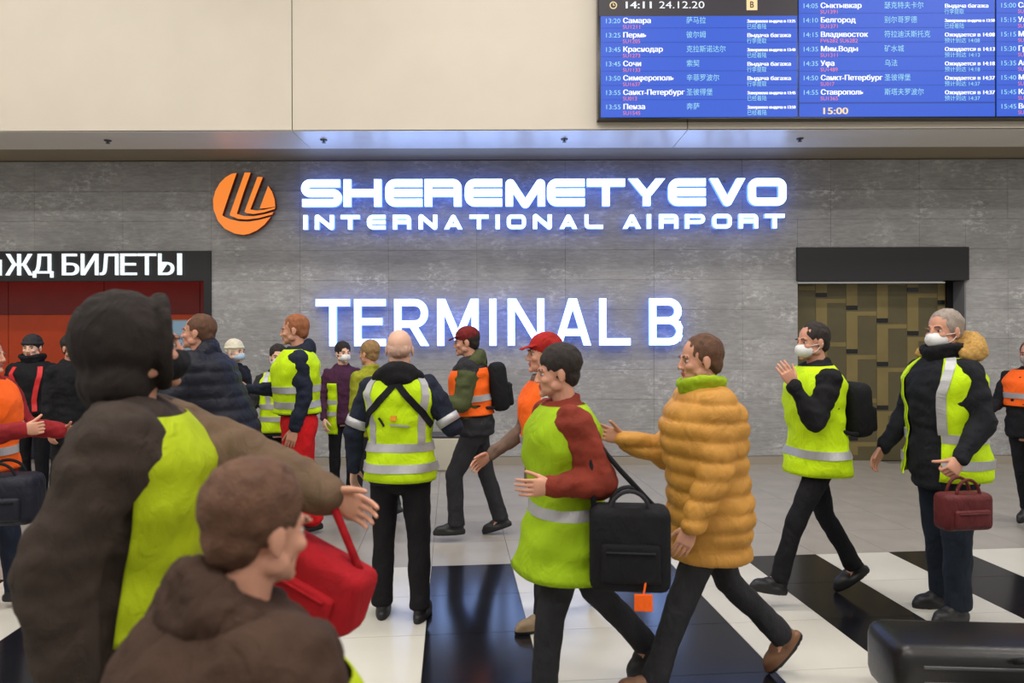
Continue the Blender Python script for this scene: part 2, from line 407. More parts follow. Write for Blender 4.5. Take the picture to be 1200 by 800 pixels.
# ------------------------------------------------------------------ lift doorway (right)
DR = 9.68
a = Acc(); a.box((OPR[0]-.02, WD-.04, wz(330)), (OPR[1]+.02, WD+.2, wz(291))); struct(obj('trim_2', a, M_black))
a = Acc(); a.box((OPR[1]-.02, WD+.0, 0), (OPR[1]+.1, DR-.03, wz(330))); struct(obj('wall_lift_reveal', a, mat('grey_reveal', (112, 112, 118), .4)))
a = Acc(); a.box((OPR[0]-.3, DR+.04, 0), (OPR[1]+.2, DR+.2, 3)); struct(obj('wall_lift_back', a, M_black))
a = Acc(); a.box((OPR[0]-.02, WD+.2, 0), (OPR[0]+.0, DR+.2, 3)); struct(obj('wall_lift_left', a, M_darkgrey))
a = Acc(); a.box((OPR[0], WD+.1, wz(330)+.0), (OPR[1], DR+.2, wz(330)+.06)); struct(obj('ceiling_lift', a, M_darkgrey))
t = thing('strip_lamp', 'thin bright strip under the black lift header', 'lamp', (wx(1020), WD+.06, wz(331.5)))
b = Acc(); b.box((-(wx(1110)-wx(936))/2+wx(1023)-wx(1020), -.02, -.012), ((wx(1110)-wx(936))/2+wx(1023)-wx(1020), .02, .0)); obj('tube', b, emit('strip_white', (.6, .6, .58), .55, True), t)
b = Acc(); b.box((-(wx(1110)-wx(936))/2, -.03, 0), ((wx(1110)-wx(936))/2, .03, .012)); obj('housing', b, M_steel, t)
def rx(px): return wx(px, DR)
def rz(py): return wz(py, DR)
door = struct(thing('door_1', '', '')); del door['label']; del door['category']; door.location = (0, DR, 0)
M_olive = mat('bronze_olive_panel', (92, 85, 60), .42, .3, 0, 1, .12, 2); M_gold = mat('pale_gold_strip', (128, 114, 72), .4, .3, 0, 1, .1, 3)
b = Acc(); b.box((rx(934), 0, 0), (rx(1108), .04, rz(326))); obj('door_leaf', b, M_olive, door)
b = Acc(); b.box((rx(1108), -.04, 0), (rx(1120), .04, rz(326))); obj('door_post', b, M_blackgloss, door)
for i in range(-1, 6):
    for j in range(-3, 5):
        x = 956+35.7*i; y = 344+15*i+51*j
        def cr(x0, x1, y0, y1):
            x0 = max(x0, 936); x1 = min(x1, 1107); y0 = max(y0, 330); y1 = min(y1, 534)
            return (x0, x1, y0, y1) if x1-x0 > 2 and y1-y0 > 2 else None
        q = cr(x, x+13, y, y+5)
        if q: b = Acc(); b.box((rx(q[0]), -.008, rz(q[3])), (rx(q[1]), 0, rz(q[2]))); obj('dark_inlay', b, M_blackgloss, door)
        q1 = cr(x, x+35, y+7, y+12); q2 = cr(x, x+13, y+12, y+51)
        if q1 or q2:
            b = Acc()
            for q in (q1, q2):
                if q: b.box((rx(q[0]), -.005, rz(q[3])), (rx(q[1]), 0, rz(q[2])))
            obj('gold_strip', b, M_gold, door)
# ------------------------------------------------------------------ wall lettering
def rnd(pts, rad, n=5):       # round the corners of a path; pts (x,y[,r])
    out = []
    for i, p in enumerate(pts):
        r = p[2] if len(p) > 2 else rad
        if i in (0, len(pts)-1) or r <= 0: out.append((p[0], p[1])); continue
        P = Vector(p[:2]); A = Vector(pts[i-1][:2]); B = Vector(pts[i+1][:2])
        u = (A-P).normalized(); v = (B-P).normalized(); ang = u.angle(v); d = min(r/math.tan(ang/2), (A-P).length*.49 if i > 1 else (A-P).length*.95, (B-P).length*.95)
        s, e = P+u*d, P+v*d; rr = d*math.tan(ang/2)
        C = P+(u+v).normalized()*(rr/sin(ang/2))
        a0 = atan2(*(s-C).yx); a1 = atan2(*(e-C).yx); da = (a1-a0+pi) % (2*pi)-pi
        out += [tuple(C+Vector((cos(a0+da*k/n), sin(a0+da*k/n)))*rr) for k in range(n+1)]
    return out
def stroke(acc, path, w, y0, y1, fl=True, closed=False):  # path in px; extruded between depths y0 (front) and y1
    pts = [Vector(p) for p in path]; m = len(pts); Lf = []; Rt = []
    for i, p in enumerate(pts):
        a_ = pts[i-1] if (i > 0 or closed) else None; b_ = pts[(i+1) % m] if (i < m-1 or closed) else None
        if a_ is None or b_ is None:
            d = (b_-p if a_ is None else p-a_).normalized(); n = Vector((-d.y, d.x))
            if fl and abs(d.y) > .35: o = Vector((w/2/abs(d.y), 0)); o = o if n.x > 0 else -o
            else: o = n*w/2
        else:
            d1 = (p-a_).normalized(); d2 = (b_-p).normalized(); n1 = Vector((-d1.y, d1.x)); n2 = Vector((-d2.y, d2.x))
            n = (n1+n2).normalized(); o = n*(w/2/max(.35, n.dot(n1)))
        Lf.append(p+o); Rt.append(p-o)
    vs = []
    for P in (Lf, Rt):
        for y in (y0, y1): vs += [(wx(q.x, y0), y, wz(q.y, y0)) for q in P]
    A, B, C, D = 0, m, 2*m, 3*m; R = m if closed else m-1
    for i in range(R): pass
    fr = []; sd = []
    for i in range(R):
        j = (i+1) % m
        fr.append((A+i, C+i, C+j, A+j)); sd += [(B+i, B+j, D+j, D+i), (A+i, A+j, B+j, B+i), (C+i, D+i, D+j, C+j)]
    if not closed: sd += [(A, B, D, C), (A+m-1, C+m-1, D+m-1, B+m-1)]
    o = len(acc.v); acc.v += vs
    for f in fr: acc.f.append(tuple(k+o for k in f)); acc.m.append(0)
    for f in sd: acc.f.append(tuple(k+o for k in f)); acc.m.append(1)
def letter(ch, x0, x1, y0, y1, w, style, parent, hw=None):
    W = x1-x0; H = y1-y0; h = w/2; a = Acc(); hw = hw or w
    f, bk = WD-.15, WD-.085
    def S(p, ww=w, r=0, closed=False, fl=True):
        P = rnd(p, r) if not closed else p
        stroke(a, [(x0+q[0], y0+q[1]) for q in P], ww, f, bk, fl, closed)
    m_ = H/2; k = hw/2
    if style == 'wide':
        R = k+1.0
        if ch == 'S': S([(W-2, k), (h, k), (h, m_), (W-h, m_), (W-h, H-k), (1, H-k)], hw, (m_-k)/2-.01)
        elif ch == 'H': S([(h, 0), (h, H)]); S([(W-h, 0), (W-h, H)]); S([(h, m_), (W-h, m_)], hw)
        elif ch == 'E': S([(W, k), (h, k), (h, H-k), (W, H-k)], hw, R+1.5); S([(h, m_), (W, m_)], hw)
        elif ch == 'R': S([(h, 0), (h, H)]); S([(h, k), (W-h, k), (W-h, H)], hw, R); S([(h, m_), (W-h, m_)], hw)
        elif ch == 'P': S([(h, 0), (h, H)]); S([(h, k), (W-h, k), (W-h, m_+.8), (h, m_+.8)], hw*.92, (m_-k)/2)
        elif ch == 'M': S([(h, H), (h, k*.4), (W/2, H-k*.3), (W-h, k*.4), (W-h, H)], w, 1.3)
        elif ch == 'N': S([(h, H), (h, k*.5), (W-h, H-k*.5), (W-h, 0)], w, .7)
        elif ch == 'T': S([(0, k), (W, k)], hw); S([(W/2, 0), (W/2, H)])
        elif ch == 'I': S([(h, 0), (h, H)])
        elif ch == 'L': S([(h, 0), (h, H-k), (W, H-k)], hw, R)
        elif ch == 'Y': S([(h+.6, 0), (W/2, H*.62)]); S([(W-h-.6, 0), (W/2, H*.62)]); S([(W/2, H*.52), (W/2, H)])
        elif ch == 'V': S([(h+.6, 0), (W/2, H-k*.6), (W-h-.6, 0)], w, 1.2)
        elif ch == 'A': S([(h, H), (W/2, k*.8), (W-h, H)], w, .7); S([(W*.28, H*.72), (W*.72, H*.72)], hw*.8)
        elif ch == 'O':
            P = rnd([(W/2, k), (W-h, k), (W-h, H-k), (h, H-k), (h, k), (W/2-.01, k)], R+.5); S(P[:-1], hw, closed=True)
    else:
        if ch == 'T': S([(0, h), (W, h)]); S([(W/2, 0), (W/2, H)])
        elif ch == 'E': S([(W, h), (h, h), (h, H-h), (W, H-h)]); S([(h, m_-1), (W-4, m_-1)])
        elif ch == 'R': S([(h, 0), (h, H)]); S([(h, h), (W-h-1, h), (W-h-1, m_+2), (h, m_+2)], w, 11.5); S([(W*.5, m_+1), (W-h*1.1, H)])
        elif ch == 'M': S([(h, H), (h, 0)]); S([(W-h, H), (W-h, 0)]); S([(h+.8, 0), (W/2, H-9)]); S([(W-h-.8, 0), (W/2, H-9)]); S([(W/2-4.6, H-8), (W/2+4.6, H-8)], 3)
        elif ch == 'I': S([(h, 0), (h, H)])
        elif ch == 'N': S([(h, H), (h, 0)]); S([(W-h, H), (W-h, 0)]); S([(h+1, 0), (W-h-1, H)])
        elif ch == 'A': S([(h*1.1, H), (W/2-.5, 0)]); S([(W-h*1.1, H), (W/2+.5, 0)]); S([(W*.2, H*.72), (W*.8, H*.72)])
        elif ch == 'L': S([(h, 0), (h, H-h), (W, H-h)])
        elif ch == 'B': S([(h, 0), (h, H)]); S([(h, h), (W-h-2, h), (W-h-2, m_-1.5), (h, m_-1.5)], w, 11); S([(h, m_-1.5), (W-h, m_-1.5), (W-h, H-h), (h, H-h)], w, 13)
    o = obj('letter', a, [M_lett, M_side], parent)
    for q in ((.06, .94) if ch in 'OSVA' else (.3, .9)):
        b = Acc()
        X = x0+h if ch in 'HERPNIMLB' else x0+W/2
        b.box((wx(X, f)-.008, bk, wz(y0+H*q, f)-.008), (wx(X, f)+.008, WD, wz(y0+H*q, f)+.008))
        obj('standoff', b, M_steel, o)
sg = thing('airport_sign', 'large illuminated white letters spelling SHEREMETYEVO on the concrete wall', 'sign')
for k, (ch, a0, a1) in enumerate((('S', 353.5, 400.8), ('H', 403, 447.5), ('E', 452, 495.4), ('R', 498, 541.2), ('E', 545.3, 588.9), ('M', 592.9, 639.3), ('E', 641.6, 685.7), ('T', 688.3, 733), ('Y', 737.4, 779.4), ('E', 783.8, 827.6), ('V', 832, 874), ('O', 877.5, 922.1))):
    letter(ch, a0, a1, 209.5, 241.5, 8.8, 'wide', sg, 9.1)
sg = thing('subtitle_sign', 'small illuminated white letters spelling INTERNATIONAL AIRPORT under the large name', 'sign')
def c2(v, o): return o+v/5.714
for ch, a0, a1, o in (('I', 33, 63, 350), ('N', 110, 238, 350), ('T', 283, 410, 350), ('E', 458, 583, 350), ('R', 632, 755, 350), ('N', 805, 930, 350), ('A', 978, 1097, 350), ('T', 3, 130, 550), ('I', 178, 205, 550), ('O', 252, 382, 550), ('N', 428, 555, 550), ('A', 608, 723, 550), ('L', 773, 898, 550), ('A', 1032, 1150, 550), ('I', 106, 136, 740), ('R', 188, 318, 740), ('P', 362, 497, 740), ('O', 543, 675, 740), ('R', 722, 852, 740), ('T', 897, 1028, 740)):
    letter(ch, c2(a0, o), c2(a1, o), 251.3, 268.1, 4.9, 'wide', sg, 4.5)
sg = thing('terminal_sign', 'illuminated white letters spelling TERMINAL B on the concrete wall', 'sign')
for ch, a0, a1 in (('T', 370, 410), ('E', 415, 452), ('R', 462, 502.5), ('M', 512.3, 561), ('I', 573.6, 582.8), ('N', 595, 638), ('A', 649.5, 693), ('L', 702.4, 739), ('B', 761, 801)):
    letter(ch, a0, a1, 349.8, 404.8, 8.3, 'sans', sg)
# round orange emblem
em = thing('round_emblem', 'round orange emblem with slanted grooves left of the lettering', 'logo')
M_org = emit('emblem_orange_face', (255, 140, 52), .95); M_orgs = mat('emblem_side', (150, 48, 10), .5)
EMB = [[(275,75),(200,290),(125,510),(150,528),(200,550),(300,575),(400,578),(500,562),(625,530),(560,610),(480,670),(400,705),(340,715),(250,700),(150,650),(80,570),(35,450),(30,350),(55,260),(100,180),(160,120),(220,85)],
 [(420,72),(345,280),(275,497),(350,520),(450,522),(560,503),(655,478),(640,505),(500,542),(380,556),(290,550),(205,515),(205,495),(280,285),(358,72)],
 [(545,120),(480,285),(415,452),(480,465),(560,456),(672,430),(668,447),(560,482),(450,500),(380,492),(355,475),(420,300),(490,115)],
 [(600,208),(640,270),(665,345),(672,425),(600,436),(510,445),(555,325)]]
def extrude_poly(P, yf, yb, name, parent, mats):
    bm = bmesh.new(); n = len(P)
    fv = [bm.verts.new((p[0], yf, p[1])) for p in P]; bv = [bm.verts.new((p[0], yb, p[1])) for p in P]
    f = bm.faces.new(fv); f.material_index = 0; bm.faces.new(bv[::-1]).material_index = 1
    for i in range(n): bm.faces.new((fv[i], bv[i], bv[(i+1) % n], fv[(i+1) % n])).material_index = 1
    bmesh.ops.recalc_face_normals(bm, faces=bm.faces)
    bmesh.ops.triangulate(bm, faces=[q for q in bm.faces if len(q.verts) > 4])
    me = bpy.data.meshes.new(name); bm.to_mesh(me); bm.free(); return link(name, me, mats, parent)
for P in EMB: extrude_poly([(wx(250+x/8.89), wz(195+y/8.89)) for x, y in P], WD-.09, WD-.02, 'emblem_piece', em, [M_org, M_orgs])
# ------------------------------------------------------------------ arrivals board
BD = FD-.14
def bx_(px): return wx(px, BD)
def bz_(py): return wz(py, BD)
bo = thing('arrivals_board', 'blue electronic arrivals board with flight rows on the cream fascia', 'display board')
b = Acc(); b.box((bx_(701.5), BD+.012, bz_(139.3)), (bx_(1403), FD, bz_(-160))); obj('housing', b, M_blackgloss, bo)
M_blue = emit('screen_blue', (44, 92, 214), 1.0); M_bluel = emit('screen_row_line', (28, 62, 160), 1.0); M_dark = emit('screen_dark', (48, 42, 50), 1.0)
M_tw = emit('screen_text_white', (245, 250, 255), 1.15); M_tr = emit('screen_text_red', (240, 130, 150), 1.0); M_tc = emit('screen_text_cyan', (160, 225, 245), 1.0); M_ty = emit('screen_text_cream', (255, 228, 170), 1.0)
for x0, x1, y0 in ((705, 935.2, 19.3), (937.5, 1166.8, -150), (1169.2, 1400, -150)):
    b = Acc(); b.box((bx_(x0), BD, bz_(137.6)), (bx_(x1), BD+.012, bz_(y0))); obj('screen', b, M_blue, bo)
b = Acc(); b.box((bx_(703), BD+.002, bz_(19)), (bx_(935.5), BD+.012, bz_(-20))); obj('header_screen', b, M_dark, bo)
b = Acc(); b.box((bx_(705), BD, bz_(-20)), (bx_(935.2), BD+.012, bz_(-150))); obj('screen', b, M_blue, bo)
class TT:
    def __init__(s): s.parts = {}
    def put(s, st, x, y, hpx, m, off=.012, fit=None):
        me = textmesh(st, 1, 0)
        if not me.vertices: return
        k = hpx/.72/F*BD; kx = k
        if fit:
            xs = [v.co.x for v in me.vertices]; kx = (bx_(fit)-bx_(x))/max(xs)
        me.transform(Matrix(((kx, 0, 0, bx_(x)), (0, 0, -1, BD-.003), (0, k, 0, bz_(y)), (0, 0, 0, 1))))
        s.parts.setdefault(m.name, []).append(me)
        if off >= .02:
            for dx in (.35, .7): t2 = me.copy(); t2.transform(Matrix.Translation((dx/F*BD, -.0004*dx, 0))); s.parts[m.name].append(t2)
    def done(s):
        for k, l in s.parts.items():
            me = join([(q, None, 0) for q in l]); o = link('screen_text', me, MATS[k], bo); o['kind'] = 'stuff'
            me.polygons.foreach_set('use_smooth', [False]*len(me.polygons))
rowsA = [('13:20', 'Самара', 'SU1211', '萨马拉', 0, '13:25', 763), ('13:25', 'Пермь', 'SU1205', '彼尔姆', 1, '', 758), ('13:45', 'Краснодар', 'SU1273', '克拉斯诺达尔', 0, '13:40', 777), ('13:45', 'Сочи', 'SU1133', '索契', 1, '', 751.5), ('13:50', 'Симферополь', 'SU1637', '辛菲罗波尔', 1, '', 790), ('13:55', 'Санкт-Петербург', 'SU013', '圣彼得堡', 0, '13:45', 802.5), ('13:55', 'Пенза', 'SU1545', '奔萨', 0, '13:50', 756)]
rowsB = [('14:05', 'Сыктывкар', 'SU1391', '瑟克特夫卡尔', 1, '', 1010), ('14:10', 'Белгород', 'SU1371', '别尔哥罗德', 0, '13:50', 1003), ('14:15', 'Владивосток', 'FV6282 SU6282', '符拉迪沃斯托克', 2, '14:08', 1017.5), ('14:35', 'Мин.Воды', 'SU1311', '矿水城', 2, '14:13', 1005.5), ('14:35', 'Уфа', 'SU1489', '乌法', 2, '14:18', 978), ('14:50', 'Санкт-Петербург', 'SU017', '圣彼得堡', 2, '14:37', 1034.5), ('14:55', 'Ставрополь', 'SU1365', '斯塔夫罗波尔', 2, '14:37', 1012)]
def row(r, x, y, xt, xc, xs, xe):
    tt = TT(); t_, city, fl, cn, st, tm, cfit = r
    tt.put(t_, x, y+3, 5.6, M_tc, .004, x+18.5)
    tt.put(city, xt, y+3, 6.2, M_tw, .022, cfit)
    tt.put(fl, xt, y+9.6, 4.6, M_tr, .008, xt+(20.5 if len(fl) > 5 else 16.5) if len(fl) < 8 else xt+44)
    tt.put(cn, xc, y+3, 6.2, M_tc, .004, xc+7.7*len(cn))
    if st == 1: tt.put('Выдача багажа', xs, y+3, 4.6, M_tw, .022, xs+51); tt.put('行李提取', xs, y+9.8, 5, M_tc, 0, xs+23)
    if st == 0: tt.put('Завершена выдача в '+tm, xs, y+2.8, 3.6, M_tw, .022, xe); tt.put('已经着陆', xs, y+9.8, 5, M_tc, 0, xs+23)
    if st == 2: tt.put('Ожидается в '+tm, xs, y+3, 4.6, M_tw, .022, xe); tt.put('预计到达 '+tm, xs, y+9.8, 4.6, M_tc, 0, xe-17)
    tt.done()
for k, r in enumerate(rowsA): row(r, 709.5, 24.6+16.8*k, 730.5, 805, 876, 932.5)
for k, r in enumerate(rowsB): row(r, 941, 7.6+16.9*k, 962, 1037, 1107.5, 1166)
for k, (t_, c_, n_) in enumerate((('15:00', 'Саратов', 'SU1203'), ('15:15', 'Ульяновск', 'SU1263'), ('15:15', 'Мурманск', 'SU1321'), ('15:30', 'Грозный', 'SU1221'), ('15:35', 'Анапа', 'SU1553'), ('15:40', 'Минск', 'SU1231'), ('15:45', 'Казань', 'SU1195'), ('15:45', 'Волгоград', 'SU1183'))):
    tt = TT(); y = 7.6+16.9*k; tt.put(t_, 1172.5, y+3, 5.6, M_tc, .004, 1191.5); tt.put(c_, 1193.5, y+3, 6.2, M_tw, .022); tt.put(n_, 1193.5, y+9.6, 4.6, M_tr, .008); tt.done()
tt = TT(); tt.put('15:00', 962.5, 134.8, 8, M_ty, .02, 994); tt.put('14:11', 731, 10.3, 8.4, M_tw, .02, 764); tt.put('24.12.20', 773, 10.3, 8.4, M_tw, .005, 826.5); tt.done()
b = Acc()
for x0, x1, rr in ((705, 935.2, [33+16.8*k for k in range(6)]), (937.5, 1166.8, [16.4+16.9*k for k in range(6)]), (1169.2, 1400, [16.4+16.9*k for k in range(7)])):
    for y in rr: b.box((bx_(x0), BD-.002, bz_(y+.5)), (bx_(x1), BD, bz_(y)))
b.box((bx_(937.5), BD-.002, bz_(122.4)), (bx_(1166.8), BD, bz_(120.8)))
obj('row_lines', b, M_bluel, bo)
b = Acc(); P = [(bx_(719.8)+.037*cos(2*pi*k/20), BD-.002, bz_(6.6)+.037*sin(2*pi*k/20)) for k in range(20)]; b.tube(P, .006, 6, closed=True)
b.box((bx_(719.8)-.004, BD-.004, bz_(6.6)), (bx_(719.8)+.004, BD, bz_(6.6)+.022)); b.box((bx_(719.8), BD-.004, bz_(6.6)-.004), (bx_(719.8)+.016, BD, bz_(6.6)+.004)); obj('clock_icon', b, M_ty, bo)
b = Acc(); b.box((bx_(876), BD-.002, bz_(12.6)), (bx_(888.5), BD+.01, bz_(0))); ba = obj('terminal_badge', b, M_ty, bo)
glyph('B', bx_(880), bx_(884.5), bz_(10), bz_(2.6), BD-.003, .002, mat('badge_ink', (90, 60, 20), .5), 'badge_letter', ba, .02)
#PEOPLE
# ================================================================== PEOPLE
SK = [mat('skin_light', (216, 172, 150), .55, 0, .1, 120, .06, 14, .35), mat('skin_ruddy', (200, 146, 122), .55, 0, .1, 120, .08, 14, .35), mat('skin_pale', (226, 182, 158), .5, 0, .1, 120, .05, 14, .35)]
M_lips = mat('lips', (170, 92, 84), .5); M_eye = mat('eye_white', (196, 184, 176), .35); M_iris = mat('iris', (50, 40, 34), .2); M_brow = mat('eyebrow', (70, 52, 40), .9)
M_band = mat('reflective_tape', (176, 176, 180), .35, .25, .15, 300, .05, 30)
M_mask_w = mat('mask_white', (225, 226, 228), .8); M_mask_b = mat('mask_blue', (176, 200, 222), .8)
M_rub = mat('shoe_rubber', (22, 22, 24), .6); M_blackcloth = fabric('black_cloth', (24, 24, 28)); M_navy = fabric('navy_cloth', (30, 36, 52))
LIME = fabric('hi_vis_lime', (196, 232, 12), .7, .06); ORANGE = fabric('hi_vis_orange', (255, 104, 26), .7, .06)
# head template, eyes at z=0, face towards -Y
def head_template():
    a = Acc()
    a.ell((0, .018, .028), (.076, .097, .091), n=24, m=16); a.ell((0, -.032, -.02), (.060, .055, .078), n=20, m=14)
    a.ell((0, -.036, -.075), (.048, .050, .036)); a.ell((0, -.076, -.097), (.021, .018, .016))
    a.capsule((0, -.084, .008), (0, -.099, -.028), .008, .011, 10); a.ell((0, -.099, -.031), (.0135, .011, .010))
    for s in (-1, 1):
        a.ell((s*.012, -.097, -.035), (.009, .010, .008)); a.ell((s*.030, -.080, .020), (.026, .013, .008))
        a.ell((s*.040, -.062, -.028), (.020, .022, .018)); a.ell((s*.079, .012, -.010), (.008, .019, .031)); a.ell((s*.079, .008, -.034), (.008, .010, .012))
        a.ell((s*.058, -.01, -.062), (.012, .03, .022))
    a.ell((0, -.083, -.057), (.022, .011, .0065)); a.ell((0, -.081, -.068), (.018, .011, .0065))
    a.capsule((0, .018, -.07), (0, .036, -.21), .056, .062, 16)
    me = remesh(a, .0052, 3)
    # eye sockets pressed in, then lips and brows coloured
    for v in me.vertices:
        for s in (-1, 1):
            d = (Vector((v.co.x-s*.031, 0, v.co.z+.002))).length
            if v.co.y < -.05 and d < .017: v.co.y += .006*(1-d/.017)
        if v.co.y < -.07 and abs(v.co.z+.0625) < .0022 and abs(v.co.x) < .022: v.co.y += .004
    for p in me.polygons:
        c = p.center
        if c.y < -.082 and abs(c.x) < .021 and -.075 < c.z < -.050: p.material_index = 1
        elif c.y < -.070 and .014 < abs(c.x) < .050 and abs(c.z-.024+abs(abs(c.x)-.03)*.2) < .0045: p.material_index = 2
    for m in (0,)*5: me.materials.append(None)
    e = Acc()
    for s in (-1, 1):
        e.ell((s*.031, -.068, -.001), (.0115, .0115, .0085), 3, 12, 8); e.ell((s*.031, -.0775, -.001), (.0062, .004, .0062), 4, 10, 6)
    em = e.mesh()
    for m in (0,)*5: em.materials.append(None)
    return join([(me, None, 0), (em, None, 0)])
HEAD = head_template()
# hands: wrist at origin, fingers down -Z, palm towards -Y, thumb on +X (a left hand); the right hand is mirrored
def hand_template(curl):
    a = Acc()
    a.loft([[Vector((rx_*cos(t), ry_*sin(t), z)) for t in [2*pi*k/16 for k in range(16)]] for z, rx_, ry_ in ((.012, .024, .019), (-.01, .027, .018), (-.04, .038, .016), (-.075, .042, .014), (-.092, .038, .012))])
    for k, (x, L) in enumerate(((.031, .078), (.0105, .086), (-.0105, .080), (-.031, .064))):
        p = Vector((x, 0, -.086)); an = 0; r = .0088 if k < 3 else .0078; sp = x*1.1
        for seg, fr in enumerate((.45, .31, .24)):
            an += curl*(.9, 1.1, .8)[seg]+.04; q = p+Vector((sin(sp)*.5*cos(an), -sin(an), -cos(an)))*L*fr
            a.capsule(p, q, r, r*.92, 10); p = q; r *= .92
    p = Vector((.028, -.004, -.025))
    for L, an, r in ((.040, .55, .013), (.032, .30+curl*.5, .0105), (.024, .1+curl*.8, .0092)):
        q = p+Vector((sin(an)*.9, -.35-curl*.4, -cos(an))).normalized()*L; a.capsule(p, q, r, r*.9, 10); p = q
    return remesh(a, .0042, 2)
HANDS = {'relaxed': hand_template(.28), 'grip': hand_template(1.0)}
def shoe_template(boot):
    a = Acc()
    def prof(zs): return [[Vector((w_*cos(t)*(1 if True else 1), y_+l_*sin(t), z)) for t in [2*pi*k/20 for k in range(20)]] for z, w_, l_, y_ in zs]
    a.loft(prof([(0, .046, .135, -.058), (.02, .048, .138, -.058), (.04, .046, .134, -.056)]))
    a.ell((0, -.105, .045), (.043, .075, .034)); a.ell((0, .0, .06), (.038, .066, .05)); a.capsule((0, .0, .07), (0, .005, .13 if boot else .10), .042, .046, 14)
    a.ell((0, -.055, .062), (.036, .06, .034))
    me = remesh(a, .008, 2)
    for v in me.vertices:
        if v.co.z < .004: v.co.z = 0
    for m in (0, 0): me.materials.append(None)
    for p in me.polygons:
        if p.center.z < .022: p.material_index = 1
    return me
SHOE = {False: shoe_template(False), True: shoe_template(True)}
TOR = [(.78, .125, .10, .0), (.84, .160, .112, .0), (.92, .168, .115, .004), (1.0, .158, .108, .0), (1.08, .146, .102, -.004), (1.18, .155, .11, -.006), (1.28, .168, .118, -.004), (1.36, .176, .115, .002), (1.41, .168, .102, .008), (1.445, .142, .084, .014), (1.475, .105, .070, .02), (1.50, .074, .062, .024), (1.53, .06, .058, .024)]
def tor(z):
    if z <= TOR[0][0]: return TOR[0][1:]
    for a_, b_ in zip(TOR, TOR[1:]):
        if z <= b_[0]:
            t = (z-a_[0])/(b_[0]-a_[0]); t = t*t*(3-2*t)*.5+t*.5
            return tuple(a_[i]+(b_[i]-a_[i])*t for i in (1, 2, 3))
    return TOR[-1][1:]
def leg(sw, kn, out=0):     # swing and knee bend in degrees -> thigh and shin directions
    a_, k_ = radians(sw), radians(kn)
    return (Vector((out, -sin(a_), -cos(a_))).normalized(), Vector((out*.6, -sin(a_-k_), -cos(a_-k_))).normalized())
def mat_from(zd, yd, loc):   # matrix whose -Z runs along zd and whose -Y is near yd
    z = -Vector(zd).normalized(); y = -Vector(yd); y = (y-z*y.dot(z)); 
    if y.length < 1e-4: y = z.orthogonal()
    y.normalize(); x = y.cross(z)
    M = Matrix((x, y, z)).transposed().to_4x4(); M.translation = loc; return M
def keep(me):      # drop the material slots but keep every face's slot number
    ix = [0]*len(me.polygons); me.polygons.foreach_get('material_index', ix); n = Acc(); out = bpy.data.meshes.new('k')
    me.materials.clear(); me.polygons.foreach_set('material_index', ix); return me
def setidx(me, ix): me.polygons.foreach_set('material_index', ix); me.update()
